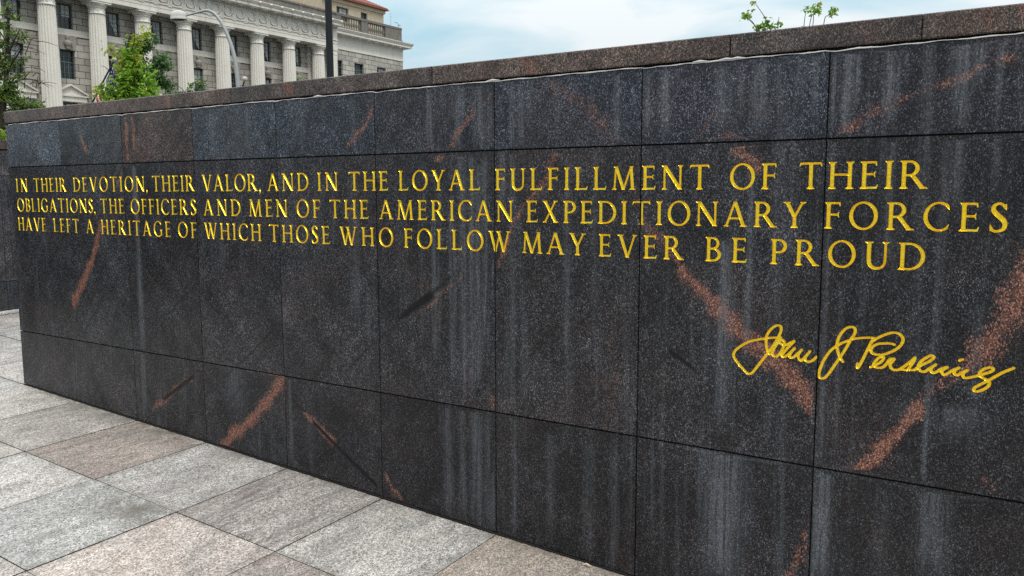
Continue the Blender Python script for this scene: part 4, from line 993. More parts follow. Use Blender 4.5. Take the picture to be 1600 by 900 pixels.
def window(yc, hw, zb_, zt_, xw, cur, many=True):
    mb = MB(); fx = xw - .34
    mb.box(fx - .08, fx + .06, yc - hw + .003, yc - hw + .12, zb_, zt_); mb.box(fx - .08, fx + .06, yc + hw - .12, yc + hw - .003, zb_, zt_)
    mb.box(fx - .08, fx + .06, yc - hw + .12, yc + hw - .12, zt_ - .12, zt_ - .003); mb.box(fx - .08, fx + .08, yc - hw + .12, yc + hw - .12, zb_ + .003, zb_ + .10)
    w = bpart(mb, 'window', FRAME)
    p = MB(); p.box(fx - .07, fx - .05, yc - hw + .12, yc + hw - .12, zb_ + .1, zt_ - .12); p.build('pane', PANE, w)
    b = MB(); y0, y1 = yc - hw + .12, yc + hw - .12
    for q in (1 / 3, 2 / 3): b.box(fx - .03, fx + .015, y0 + (y1 - y0) * q - .018, y0 + (y1 - y0) * q + .018, zb_ + .1, zt_ - .12)
    for q in (1, 2, 3, 4):
        z = zb_ + .1 + (zt_ - zb_ - .22) * q / 5; t_ = .05 if q == 3 else .018
        b.box(fx - .032, fx + .017 + (.012 if q == 3 else 0), y0, y1, z - t_ / 2, z + t_ / 2)
    b.build('sash_bars', SASH, w)
    if cur:
        c = MB(); n = 10; vs = []
        for i in range(n + 1):
            y = y1 - (y1 - y0) * .62 * i / n; zz = zb_ + .12 + (zt_ - zb_ - .3) * (i / n) ** .9
            x = fx - .042 + .006 * math.sin(i * 2.4); vs += [(x, y, zz), (x, y, zt_ - .125)] if cur == 1 else [(x, y, zb_ + .12 + (zt_ - zb_) * .45), (x, y, zt_ - .125)]
        if cur == 1: vs = [(x, y1 - (y1 - y0) * .75 * (i / n) , zb_ + .11 if q == 0 else zt_ - .125) for i in range(n + 1) for q in (0, 1) for x in (fx - .042 + .006 * math.sin(i * 2.4),)]
        if cur == 1:
            # tied-back curtain: hem runs up and across
            for i in range(n + 1):
                x, y, z = vs[2 * i]; vs[2 * i] = (x, y, zb_ + .11 + (zt_ - zb_ - .3) * (i / n) ** 1.3)
        c.add(vs, [(2 * i, 2 * i + 2, 2 * i + 3, 2 * i + 1) for i in range(n)]); c.build('curtain', CURTAIN, w)
    return w
for (yc, hw, zb_, zt_, xw) in wins: window(yc, hw, zb_, zt_, xw, (1 if wr.random() < .75 else 2) if zb_ == UWB else (0 if wr.random() < .6 else 2))
# sill course, lintels, pediments and busts
mb = MB()
mb.box(XW + .001, XW + .10, YE0, YE1, 16.72, 16.86); mb.box(XW + .001, XW + .05, YE0, YE1, 16.862, 17.34)
bpart(mb, 'sill_course', LIME)
for k in range(K0, K1 + 1):
    yc = C0 + (k - .5) * CS
    m2 = MB()
    m2.box(XW + .001, XW + .16, yc - 1.62, yc + 1.62, 10.42, 10.9); m2.box(XW + .001, XW + .30, yc - 1.72, yc + 1.72, 10.9, 11.04)
    for s_ in (-1, 1):
        v = []
        for x in (XW + .001, XW + .32):
            v += [(x, yc + s_ * 1.75, 11.042), (x, yc + s_ * 1.75, 11.18), (x, yc, 12.12), (x, yc, 11.94)]
        m2.add(v, [(4, 5, 6, 7), (1, 2, 6, 5), (0, 4, 7, 3), (0, 1, 5, 4)])
    m2.add([(XW + .06, yc - 1.6, 11.05), (XW + .06, yc + 1.6, 11.05), (XW + .06, yc, 11.95)], [(0, 1, 2)])
    bpart(m2, 'pediment', LIME)
    m3 = MB()
    v = []
    for x in (XW + .002, XW + .10): v += [(x, yc - .75, 15.36), (x, yc + .75, 15.36), (x, yc + .98, 16.70), (x, yc - .98, 16.70)]
    m3.add(v, [(4, 5, 6, 7), (0, 4, 7, 3), (1, 2, 6, 5), (0, 1, 5, 4)])
    m3.lathe((XW + .18, yc, 15.42), [(0, 0), (.24, 0), (.24, .10), (.20, .14), (.30, .22), (.38, .42), (.44, .60), (.40, .72), (.20, .80), (.12, .86), (.13, .90), (.17, .97), (.19, 1.08), (.175, 1.2), (.10, 1.30), (0, 1.32)], 14)
    bpart(m3, 'carved_bust', BUST)
# portico ceiling, entablature
mb = MB(); mb.box(-82.2, -80.8, YE0, YE1, 20.9, 21.2)
for k in range(K0, K1 + 1): mb.box(-81.3 + .002, -80.802, C0 + k * CS - .5, C0 + k * CS + .5, 20.3, 20.898)
bpart(mb, 'portico_ceiling', LIME)
XA = -79.2
mb = MB()
mb.box(-80.8, XA, YE0, YE1, CZ1, 20.62); mb.box(-80.8, XA + .035, YE0, YE1, 20.622, 21.02); mb.box(-80.8, XA + .14, YE0, YE1, 21.022, 21.13)
mb.box(-80.8, XA, YE0, YE1, 21.132, 22.52)
bpart(mb, 'entablature', LIME)
fr = MB()
y = C0 + K0 * CS - 2 * 1.635 + .25
i = 0
while y < YE1 - .9:
    n = 36; vs = []; ri_, ro_ = .47, .56
    for r_, x in ((ro_, XA + .002), (ro_, XA + .17), (ri_, XA + .17), (ri_, XA + .002)):
        for a in range(n): q = 2 * math.pi * a / n; vs.append((x, y + r_ * math.cos(q), 21.83 + r_ * math.sin(q)))
    fr.add(vs, [(b * n + a, b * n + (a + 1) % n, (b + 1) * n + (a + 1) % n, (b + 1) * n + a) for b in range(3) for a in range(n)])
    yt = y + 1.635 / 2
    for s_ in (-.17, 0, .17): fr.box(XA + .002, XA + .16, yt + s_ - .06, yt + s_ + .06, 21.14, 22.36)
    fr.box(XA + .001, XA + .08, yt - .27, yt + .27, 21.135, 22.50)
    fr.box(XA + .002, XA + .11, yt - .26, yt + .26, 20.90, 21.018)
    y += 1.635
bpart(fr, 'frieze_ornament', LIME)
co = MB()
prof = [(-80.8, 22.522), (XA + .05, 22.522), (XA + .12, 22.62), (XA + .14, 22.72), (XA + .95, 22.74), (XA + .98, 22.78), (XA + .98, 23.02), (XA + 1.04, 23.06), (XA + 1.22, 23.34), (XA + 1.22, 23.42), (XA + .25, 23.46), (-80.8, 23.46)]
co.prism_y(prof, YE0, YE1)
y = YE0 + .1
while y < YE1 - .2: co.box(XA + .04, XA + .17, y, y + .13, 22.53, 22.66); y += .26
bpart(co, 'cornice', LIME)
def row(name, mesh_mb, y, step, end):
    first = None
    while y < end:
        if first is None: o = first = bpart(mesh_mb, name, LIME)
        else: o = first.copy(); COL.objects.link(o); o.parent = bld; o.matrix_parent_inverse = BI
        o.location = (0, y, 0); y += step
mb = MB(); mb.box(XA + .17, XA + .86, -.33, .33, 22.645, 22.738); row('mutule', mb, C0 - 3.2, 1.635, YE1 - .5)
mb = MB(); mb.tube([(XA + 1.10, 0, 23.24), (XA + 1.30, 0, 23.26), (XA + 1.36, 0, 23.24)], [.14, .15, .07], 8); row('lion_head', mb, C0 - 2.6, 1.635, YE1 - .3)
mb = MB(); mb.box(-80.4, XA - .05, YE0, YE1 + .05, 23.462, 24.42); mb.box(-80.5, XA + .08, YE0, YE1 + .1, 24.422, 24.62)
y = YE0
while y < YE1: mb.box(XA - .049, XA + .02, y, y + .45, 23.463, 24.42); y += CS
bpart(mb, 'parapet', STAINED)
mb = MB(); mb.box(-92, -84.0, YE0, 82.5, 20.9, 30.5); bpart(mb, 'attic_wall', ATTIC)
# fluted pilaster and the end pier of the portico
mb = MB()
for a in range(5): mb.box(XW + .001, XW + .22 - .02 * (a % 2), 77.05 + a * .24, 77.05 + a * .24 + .17, CZ0, 20.2)
mb.box(XW + .001, XW + .15, 77.0, 78.2, CZ0, 20.29)
bpart(mb, 'pilaster', LIME)
mb = MB(); mb.box(-81.29, XA - .05, 79.35, YE1 - .02, CZ0, 19.2); mb.box(-81.29, XA - .02, 79.3, YE1, 19.2, 19.5); mb.box(-81.29, XA + .02, 79.25, YE1 + .04, 19.75, CZ1 - .003); mb.box(-81.29, XA - .05, 79.34, YE1 - .02, 19.5, 19.75)
bpart(mb, 'end_pier', LIME)
# corner pavilion
PY1 = 95.75; PX = -81.3; PY0 = YE1 + .001
ph_ = [(82.45, .9), (86.5, .93), (91.05, .95)]
holes = []; pw = []
for yc, hw in ph_:
    for zb_, zt_ in ((16.98, 19.1), (12.6, 15.2), (8.2, 10.4)): holes.append((yc - hw, yc + hw, zb_, zt_)); pw.append((yc, hw, zb_, zt_, PX))
bpart(wall_open(-82.2, PX, PY0, PY1, -1.25, 20.50, holes), 'pavilion_wall', ASHLAR)
mb = MB(); mb.box(-98, -82.2, PY0, PY1, -1.25, 23.0); bpart(mb, 'pavilion_side', ASHLAR)
for q in pw: window(*q, 2 if wr.random() < .5 else 0)
mb = MB()
mb.box(-98, PX + .10, PY0, PY1 + .08, 20.502, 20.66); mb.box(-98, PX + .03, PY0, PY1 + .02, 20.662, 22.08)
bpart(mb, 'pavilion_frieze', LIME)
mb = MB(); X = PX
prof = [(-98, 22.082), (X + .06, 22.082), (X + .15, 22.2), (X + .2, 22.32), (X + .92, 22.36), (X + .95, 22.40), (X + .95, 22.66), (X + 1.02, 22.70), (X + 1.18, 22.98), (X + 1.18, 23.06), (X + .2, 23.12), (-98, 23.12)]
mb.prism_y(prof, PY0, PY1)
# return of the cornice round the corner: hip it out along +y
for (xa, za), (xb_, zb2) in zip(prof[1:11], prof[2:11]):
    ya_, yb_ = PY1 + (xa - X), PY1 + (xb_ - X)
    mb.add([(xa, PY1, za), (xb_, PY1, zb2), (xb_, yb_, zb2), (xa, ya_, za)], [(0, 1, 2, 3)])
    mb.add([(xa, ya_, za), (xb_, yb_, zb2), (-98, yb_, zb2), (-98, ya_, za)], [(0, 1, 2, 3)])
y = PY0 + .9
while y < PY1: mb.box(X + .22, X + .84, y - .3, y + .3, 22.25, 22.352); y += 1.635
bpart(mb, 'pavilion_cornice', LIME)
mb = MB()
mb.box(-82.2, PX + .02, PY0 + .2, PY1, 23.122, 23.5)
mb.box(-82.05, PX - .05, PY0 + .2, PY1 - .02, 24.98, 25.28)
bal = bpart(mb, 'balustrade', STAINED)
for (a, b) in ((81.6, 83.4), (87.3, 88.5), (92.2, PY1 - .05)):
    m2 = MB(); m2.box(-82.0, PX - .1, a, b, 23.502, 24.978); m2.build('pedestal', STAINED, bal)
bp = None
for (a, b) in ((80.6, 81.5), (83.55, 87.2), (88.65, 92.1)):
    n = int((b - a) / .42)
    for i in range(n):
        if bp is None:
            m2 = MB(); m2.lathe((0, 0, 0), [(.13, 0), (.13, .12), (.08, .16), (.075, .25), (.15, .5), (.155, .62), (.10, .9), (.065, 1.15), (.075, 1.25), (.12, 1.32), (.12, 1.476)], 10)
            bp = m2.build('baluster', STAINED, bal); o = bp
        else: o = bp.copy(); COL.objects.link(o); o.parent = bal
        o.location = (-81.65, a + (i + .5) * (b - a) / n, 23.502)
# penthouse with tiled roof
mb = wall_open(-92, -86, 82.6, 97.0, 20, 28.2, [(87.2, 89.6, 25.6, 27.5), (92.1, 93.5, 25.6, 27.5)])
mb.box(-92, -85.8, 82.6, 97.2, 28.0, 28.45)
pent = bpart(mb, 'penthouse', ATTIC)
window(88.4, 1.2, 25.6, 27.5, -86, 2); window(92.8, .7, 25.6, 27.5, -86, 0)
mb = MB(); mb.add([(-85.35, 82.0, 28.5), (-85.35, 97.6, 28.5), (-90, 93, 31.0), (-90, 82.0, 31.0), (-94.5, 97.6, 28.5), (-94.5, 82, 28.5), (-85.35, 82.0, 28.62), (-85.35, 97.6, 28.62), (-94.5, 97.6, 28.62)], [(6, 7, 2, 3), (7, 8, 2), (0, 1, 7, 6), (1, 4, 8, 7), (0, 5, 4, 1)])
y = 82.2
while y < 97.5:
    yt = min(y, 93) if y > 93 else y
    f = 1.0 if y < 93 else (97.6 - y) / 4.6
    mb.tube([(-85.33, y, 28.66), (-85.35 - 4.65 * f, y, 28.66 + 2.38 * f)], .11, 6); y += .34
mb.build('roof', ROOF, pent)
# aerial and small lamp on the pavilion roof
mb = MB(); mb.tube([(-82.5, 94.6, 23.12), (-82.5, 94.6, 27.6)], [.05, .015], 6)
for z in (26.4, 26.9, 27.3): mb.tube([(-82.5, 94.3, z), (-82.5, 94.9, z)], .015, 5)
o = mb.build('roof_antenna', GALV); tag(local(o, -82.5, 94.6, 23.12), 'thin mast aerial rising behind the balustrade of the pale building', 'antenna')
mb = MB(); mb.tube([(-81.7, 95.3, 25.28), (-81.7, 95.3, 25.75), (-81.7, 95.0, 26.0), (-81.7, 94.5, 25.95)], .03, 6); mb.tube([(-81.7, 95.3, 25.6), (-81.7, 95.7, 25.78), (-81.7, 95.75, 25.6)], .04, 6)
o = mb.build('roof_lamp', BLACKMETAL); tag(local(o, -81.7, 95.3, 25.28), 'small curved lamp on the corner of the roof balustrade', 'lamp')

# ------------------------------------------------------------------ street furniture
RV = Vector((.83832, .54517, 0)); FV = Vector((-.54517, .83832, 0)); UZ = Vector((0, 0, 1))
lampb = Vector((-28.3, 22.96, -1.25))
lamp = empty('street_lamp', lampb); tag(lamp, 'grey street lamp with long curved arm and rounded hood', 'street lamp')
LI = Matrix.Translation(-lampb)
P_ = lambda b, r, d, z: b + RV * r + FV * d + UZ * (z - b.z)
mb = MB(); q = [(0, -1.25), (0, 5.0), (-.02, 6.2), (-.10, 7.0), (-.26, 7.66), (-.5, 8.28), (-.80, 8.74), (-1.08, 8.90), (-1.35, 8.88), (-1.75, 8.78), (-2.05, 8.70)]
qq = catmull([np.array([a, b]) for a, b in q], 5)
mb.tube([P_(lampb, a, 0, b) for a, b in qq], [.105 - .07 * i / len(qq) for i in range(len(qq))], 10)
o = mb.build('pole', GALV, lamp); o.matrix_parent_inverse = LI
mb = MB(); hc = P_(lampb, -2.31, 0, 8.585)
prof = [(.29, -.03), (.31, 0), (.285, .03), (.29, .12), (.275, .22), (.20, .30), (.09, .335), (0, .34)]
mb.lathe((0, 0, 0), prof, 24); me_ = mb
for i, v in enumerate(me_.v):
    p = RV * v[0] * 1.12 + FV * v[1] * .7 + UZ * v[2]; me_.v[i] = tuple(hc + p)
o = mb.build('lamp_head', LAMPSHELL, lamp); o.matrix_parent_inverse = LI
mb = MB(); mb.lathe((0, 0, 0), [(0, -.09), (.16, -.075), (.24, -.04), (.27, -.02)], 20)
for i, v in enumerate(mb.v): mb.v[i] = tuple(hc + RV * v[0] * 1.12 + FV * v[1] * .7 + UZ * v[2])
o = mb.build('lens', PANE, lamp); o.matrix_parent_inverse = LI

pb = Vector((-13.355, 13.3, -1.25))
post = empty('lamp_post', pb); tag(post, 'tall black fluted post in front of the pale building corner', 'post')
PI_ = Matrix.Translation(-pb)
mb = MB(); n = 64; vs = []
for z, r in ((-.2, .082), (3.0, .080), (8.8, .066)):
    for a in range(n): 
        q = 2 * math.pi * a / n; rr = r * (1 - .09 * (math.sin(q * 8) > 0)); vs.append((pb.x + rr * math.cos(q), pb.y + rr * math.sin(q), z))
mb.add(vs, [(b * n + a, b * n + (a + 1) % n, (b + 1) * n + (a + 1) % n, (b + 1) * n + a) for b in range(2) for a in range(n)])
o = mb.build('shaft', BLACKMETAL, post); o.matrix_parent_inverse = PI_
mb = MB(); mb.lathe((pb.x, pb.y, -1.25), [(.30, 0), (.30, .12), (.24, .18), (.22, .5), (.15, .62), (.13, .95), (.09, 1.08), (0, 1.08)], 24)
o = mb.build('base', BLACKMETAL, post); o.matrix_parent_inverse = PI_
mb = MB(); mb.lathe((pb.x, pb.y, 8.8), [(.067, 0), (.12, .06), (.12, .12), (.06, .2), (.0, .34)], 20)
o = mb.build('finial', BLACKMETAL, post); o.matrix_parent_inverse = PI_

def flagpole(foot_r, b, tip, label):
    """short mast with a slanted flag staff"""
    root = empty('flagpole', b); tag(root, label, 'flagpole', 'flag staffs behind the wall')
    inv = Matrix.Translation(-b)
    tip = Vector(tip); low = b + UZ * (tip.z - b.z - 2.7) 
    mb = MB(); mb.tube([b, low + UZ * .15], [.09, .06], 10); o = mb.build('mast', BLACKMETAL, root); o.matrix_parent_inverse = inv
    mb = MB(); mb.tube([low, tip], [.04, .028], 8); o = mb.build('staff', BLACKMETAL, root); o.matrix_parent_inverse = inv
    mb = MB()
    c = tip + (tip - low).normalized() * .05
    mb.lathe((c.x, c.y, c.z), [(.0, -.10), (.07, -.07), (.10, 0), (.07, .07), (0, .10)], 14); o = mb.build('ball_finial', CURTAIN, root); o.matrix_parent_inverse = inv
    return low, tip
tip1 = Vector((-28.841, 17.927, 6.33)); b1 = Vector((-29.82, 16.87, -1.25))
low1, _ = flagpole(0, b1, tip1, 'slanted flag staff with white ball carrying the striped flag')
tip2 = Vector((-26.49, 21.80, 5.89)); b2 = tip2 - RV * .9; b2.z = -1.25
flagpole(0, b2, tip2, 'short slanted staff with white ball peeping over the wall beside the street lamp')
# hanging flag
NAVY = plain('flag_navy', (.012, .02, .11), .8, .2); RED = plain('flag_red', (.42, .012, .03), .8, .2); WHITE = plain('flag_white', (.72, .72, .72), .8, .2)
ax = (low1 - tip1).normalized()
def fp(u, v):
    """u down the staff from the tip, v away from the staff, falling in folds"""
    p = tip1 + ax * (.15 + u)
    fold = .07 * math.sin(v * 11 + u * 1.5)
    return p + RV * (.10 * v + .05 * math.sin(u * 3 + v * 4)) + FV * fold - UZ * v * .95
nu, nv = 26, 24; HU, HV = 1.15, 1.75
vs = [fp(HU * i / nu, HV * j / nv) for i in range(nu + 1) for j in range(nv + 1)]
fs = []; mi = []
for i in range(nu):
    for j in range(nv):
        fs.append((i * (nv + 1) + j, (i + 1) * (nv + 1) + j, (i + 1) * (nv + 1) + j + 1, i * (nv + 1) + j + 1))
        mi.append(0 if (i < nu * 7 / 13 and j < nv * .4) else (1 if int(i * 13 / nu) % 2 == 0 else 2))
me = bpy.data.meshes.new('flag'); me.from_pydata([tuple(v) for v in vs], [], fs); me.update()
for q in (NAVY, RED, WHITE): me.materials.append(q)
me.polygons.foreach_set('material_index', mi); me.polygons.foreach_set('use_smooth', [True] * len(fs))
flag = bpy.data.objects.new('flag', me); COL.objects.link(flag)
tag(local(flag, *tip1), 'folded red, white and blue striped flag hanging from the slanted staff', 'flag')
st_ = MB()
for a in range(4):
    for b in range(5):
        u_, v_ = .09 + a * .15, .07 + b * .13
        c = fp(u_, v_); du = (fp(u_ + .01, v_) - c).normalized(); dv = (fp(u_, v_ + .01) - c).normalized(); nn = du.cross(dv).normalized()
        for sgn in (1, -1):
            pts = []
            for k in range(10):
                q = math.pi * k / 5; r_ = .048 if k % 2 == 0 else .02; pts.append(c + du * r_ * math.cos(q) + dv * r_ * math.sin(q) + nn * .006 * sgn)
            st_.add(pts + [c + nn * .006 * sgn], [(k, (k + 1) % 10, 10) for k in range(10)])
o = st_.build('flag_stars', WHITE, flag); o.matrix_parent_inverse = Matrix.Translation(-flag.location)

# ------------------------------------------------------------------ trees and shrubs
def leaf(mb, c, size, rnd, slender=.5, droop=.3):
    d = Vector((rnd.gauss(0, 1), rnd.gauss(0, 1), rnd.gauss(-droop, .6))).normalized()
    s = d.cross(Vector((rnd.gauss(0, 1), rnd.gauss(0, 1), rnd.gauss(0, 1)))).normalized(); n = d.cross(s)
    L = size * rnd.uniform(.7, 1.25); w = L * slender * .5
    v = [c, c + d * L * .35 + s * w + n * L * .06, c + d * L * .75 + s * w * .7 + n * L * .03, c + d * L - n * L * .08, c + d * L * .75 - s * w * .7 + n * L * .03, c + d * L * .35 - s * w + n * L * .06, c + d * L * .5 - n * L * .02]
    mb.add(v, [(0, 1, 6), (1, 2, 6), (2, 3, 6), (3, 4, 6), (4, 5, 6), (5, 0, 6)])
def sketch_tree(name, base, z0, r0, scale, trunks, twigs, clusters, leafsets, label, cat, seed, depth=.9, group=None, bark=None, trunk_name='trunk', crown_name='crown', leaf_size=.10, slender=.5, tw=8):
    """trunks / twigs: lists of (points (right, up), radius start, radius end) in sketch units; clusters (right, up, radius r, radius u, count, leafset)"""
    rnd = random.Random(seed); b = Vector(base)
    root = empty(name, b); tag(root, label, cat, group); inv = Matrix.Translation(-b)
    def W_(r, u, d): return b + RV * ((r - r0) / scale) + FV * d + UZ * (z0 - b.z + u / scale)
    wood = MB(); ends = []
    for pts, ra, rb in trunks + twigs:
        c = catmull([np.array(p, float) for p in pts], 5); n = len(c)
        ds = rnd.uniform(-depth, depth) if (pts, ra, rb) in twigs else 0
        P = [W_(p[0], p[1], ds * (i / n) ** 1.2) for i, p in enumerate(c)]
        wood.tube(P, [ra + (rb - ra) * i / (n - 1) for i in range(n)], tw)
    # fine twigs
    leafm = {}
    for (r, u, rr, ru, cnt, ls) in clusters:
        mbl = leafm.setdefault(ls, MB())
        nt_ = max(3, cnt // 16)
        for i in range(nt_):
            while True:
                a, e, f = rnd.uniform(-1, 1), rnd.uniform(-1, 1), rnd.uniform(-1, 1)
                if a * a + e * e + f * f < 1: break
            tip = W_(r + a * rr, u + e * ru, f * max(rr, ru) / scale)
            st0 = W_(r + a * rr * .35 - rr * .1, u + e * ru * .35 - ru * .45, f * .3 * rr / scale)
            mid = (tip + st0) / 2 + UZ * .04 * rnd.uniform(-1, 1)
            wood.tube([st0, mid, tip], [.010, .007, .003], 4, False)
            k = cnt // nt_
            for q in range(k):
                p = st0.lerp(tip, rnd.uniform(.35, 1.05)) + Vector((rnd.gauss(0, 1), rnd.gauss(0, 1), rnd.gauss(0, 1))) * leaf_size * .5
                leaf(mbl, p, leaf_size, rnd, slender)
    o = wood.build(trunk_name, bark or BARK, root); o.matrix_parent_inverse = inv
    for ls, mbl in leafm.items():
        o = mbl.build(crown_name, leafsets[ls], root); o.matrix_parent_inverse = inv
    return root
# sketch units: 64.7 per metre at the young tree; right is positive, up is measured from the first given height
sketch_tree('young_tree', (-18.95, 12.0, -1.25), 3.753, 206, 64.7,
    [([(210, -330), (208, -100), (207, 0), (208, 40), (214, 80), (222, 105)], .075, .02)],
    [([(207, -10), (185, 20), (170, 22)], .02, .006), ([(208, 10), (230, 35), (246, 48)], .02, .006), ([(210, 40), (196, 60), (190, 78)], .012, .004), ([(214, 60), (235, 92), (245, 108)], .014, .004), ([(208, 0), (235, 12), (255, 14)], .02, .006), ([(207, 20), (185, 50), (178, 54)], .012, .004)],
    [(212, 42, 22, 20, 330, 0), (227, 50, 22, 18, 320, 0), (206, 18, 20, 16, 260, 0), (240, 12, 20, 12, 260, 0), (186, 4, 16, 7, 130, 0), (262, 2, 14, 7, 110, 0), (250, 34, 10, 10, 90, 0), (228, 18, 28, 16, 340, 0), (176, 24, 10, 7, 50, 0), (186, 10, 8, 8, 50, 0), (168, 14, 9, 8, 46, 1), (218, 75, 18, 13, 140, 0), (232, 96, 10, 11, 70, 1), (246, 104, 7, 6, 30, 1), (188, 84, 3, 8, 18, 1), (226, 72, 12, 8, 50, 1), (214, 0, 34, 9, 200, 0), (250, 22, 12, 10, 60, 0), (215, 60, 24, 10, 90, 1)],
    [LEAF_BRIGHT, LEAF_YOUNG], 'bright green young tree beside the flag', 'tree', 7, leaf_size=.14, slender=.42, group='trees behind the wall')
sketch_tree('dark_tree', (-27.72, 18.48, -1.25), 5.058, 232, 43.1,
    [([(232, -300), (232, -40), (236, 20), (244, 60)], .13, .03)],
    [([(234, 0), (255, 40), (262, 58)], .04, .01), ([(236, 30), (222, 70), (218, 90)], .04, .01), ([(234, -5), (290, -5), (310, 5)], .04, .01)],
    [(222, 76, 20, 15, 420, 0), (234, 84, 18, 14, 320, 0), (258, 52, 16, 14, 360, 0), (250, 28, 22, 14, 380, 0), (236, 40, 26, 22, 420, 0), (262, 20, 12, 14, 160, 0), (275, -4, 22, 14, 320, 0), (212, 50, 16, 16, 260, 0)],
    [LEAF_DARK], 'darker bushy tree just behind the bright young tree', 'tree', 12, leaf_size=.13, slender=.5, depth=1.0, group='trees behind the wall')
sketch_tree('shrub', (-21.02, 15.53, -1.25), 4.362, 306, 53.9,
    [([(306, -290), (306, -60), (306, -10)], .05, .02)], [([(306, -20), (292, 8), (285, 14)], .015, .004), ([(306, -20), (318, 14), (324, 22)], .015, .004), ([(306, -25), (330, -4), (336, 4)], .015, .004)],
    [(290, 4, 18, 10, 190, 0), (306, 6, 14, 9, 150, 0), (326, 4, 14, 8, 140, 0), (300, 18, 6, 6, 36, 1), (318, 20, 10, 7, 46, 1), (332, 2, 8, 5, 50, 0), (274, 0, 12, 8, 100, 0)],
    [LEAF_DARK, LEAF_OLIVE], 'low dark green shrub top right of the young tree', 'shrub', 14, leaf_size=.095)
sketch_tree('shrub', (-20.04, 18.68, -1.25), 5.083, 470, 49.8,
    [([(470, -310), (470, -40), (470, -6)], .05, .015)], [([(470, -30), (464, -4)], .012, .004), ([(470, -30), (476, -2)], .012, .004)],
    [(470, -5, 9, 6, 90, 0), (468, -16, 14, 8, 130, 0)], [LEAF_BRIGHT], 'tiny bright green shrub top between two columns left of the black post', 'shrub', 15, leaf_size=.085)
# tree at the left edge: dark forked trunk, bare twigs, sparse leaves
LT = [([(0, -320), (2, -60), (4, 0), (0, 30), (-6, 70), (-14, 120), (-20, 190)], .115, .035), ([(4, 0), (12, 40), (18, 80), (22, 120), (26, 160), (22, 200)], .085, .02)]
tw = [([(18, 75), (30, 85), (48, 100), (62, 108), (82, 104)], .03, .005), ([(22, 100), (36, 118), (50, 130), (60, 134)], .025, .004), ([(48, 100), (60, 120), (70, 126)], .012, .003),
      ([(12, 40), (26, 58), (44, 64), (62, 60), (74, 52)], .028, .004), ([(44, 64), (60, 72), (72, 66)], .012, .003), ([(26, 58), (42, 40), (54, 22)], .016, .003),
      ([(50, 18), (56, 32), (66, 44)], .012, .003), ([(4, 12), (26, 20), (50, 22), (72, 20)], .028, .005), ([(4, -6), (30, -6), (56, 2), (72, 12), (86, 18)], .026, .004), ([(72, 12), (84, 8), (92, 2)], .008, .003),
      ([(56, 2), (64, 24), (72, 36)], .012, .003), ([(-14, 120), (4, 140), (20, 160)], .03, .006), ([(26, 150), (40, 168), (52, 180)], .012, .003), ([(20, 120), (4, 150), (-8, 175)], .016, .003), ([(-4, 60), (-26, 90), (-50, 110)], .03, .006), ([(4, 30), (-20, 50), (-46, 60)], .03, .006),
      ([(36, 118), (44, 110), (56, 104)], .008, .003), ([(30, 85), (40, 72), (48, 60)], .010, .003), ([(18, 75), (30, 66), (40, 78), (52, 76)], .010, .003)]
wr2 = random.Random(40)
for i in range(26):
    r = wr2.uniform(24, 66); u = wr2.uniform(40, 130); a = wr2.uniform(-.3, 1.0); L = wr2.uniform(12, 26)
    tw.append(([(r, u), (r + L * .5 * math.cos(a), u + L * .5 * math.sin(a) + 1), (r + L * math.cos(a), u + L * math.sin(a) - 2)], .011, .004))
sketch_tree('street_tree', (-23.55, 11.36, -1.25), 3.5, 4, 58.8, LT, tw,
    [(12, 152, 20, 14, 160, 1), (34, 158, 12, 7, 40, 0), (26, 172, 12, 7, 40, 1), (6, 102, 18, 14, 300, 1), (0, 72, 14, 14, 280, 1), (18, 90, 14, 12, 220, 1), (30, 134, 12, 7, 70, 1), (44, 130, 10, 6, 50, 1), (18, 116, 10, 8, 70, 0), (34, 68, 12, 8, 80, 1),
     (14, 46, 22, 14, 460, 1), (0, 40, 14, 14, 200, 2), (30, 34, 12, 8, 110, 1), (44, 24, 18, 9, 230, 1), (62, 20, 14, 6, 110, 1), (70, 12, 14, 5, 80, 0), (46, 6, 26, 10, 340, 0), (28, 4, 20, 11, 280, 1),
     (66, 3, 16, 7, 150, 0), (82, 4, 12, 5, 80, 1), (30, 24, 14, 9, 140, 1), (22, 58, 12, 10, 120, 0), (-20, 60, 22, 30, 320, 1), (-24, 110, 22, 30, 320, 0), (-14, 160, 16, 24, 160, 1), (12, 122, 12, 12, 90, 0), (50, 94, 12, 6, 26, 0), (-30, 20, 24, 16, 240, 0), (-2, 14, 16, 9, 150, 0)],
    [LEAF_OLIVE, LEAF_OLIVE, LEAF_YOUNG], 'sparse tree with dark forked trunk and bare twigs at the left edge', 'tree', 31, leaf_size=.11, slender=.42, depth=.7, group='trees behind the wall')
sketch_tree('hedge_shrub', (-10.8, 5.1, -1.25), 2.307, 0, 100, [([(0, -340), (0, -60), (0, -20)], .03, .012)], [([(0, -50), (-20, -10)], .008, .003), ([(0, -50), (18, -6)], .008, .003)],
    [(0, -14, 26, 16, 420, 0), (-40, -12, 30, 18, 420, 0), (-20, -30, 60, 22, 700, 0), (22, -20, 22, 14, 260, 0), (2, 2, 12, 8, 70, 1)], [LEAF_BRIGHT, LEAF_YOUNG], 'bright green hedge shrub rising over the coping of the lower wall', 'shrub', 17, leaf_size=.06, slender=.6)
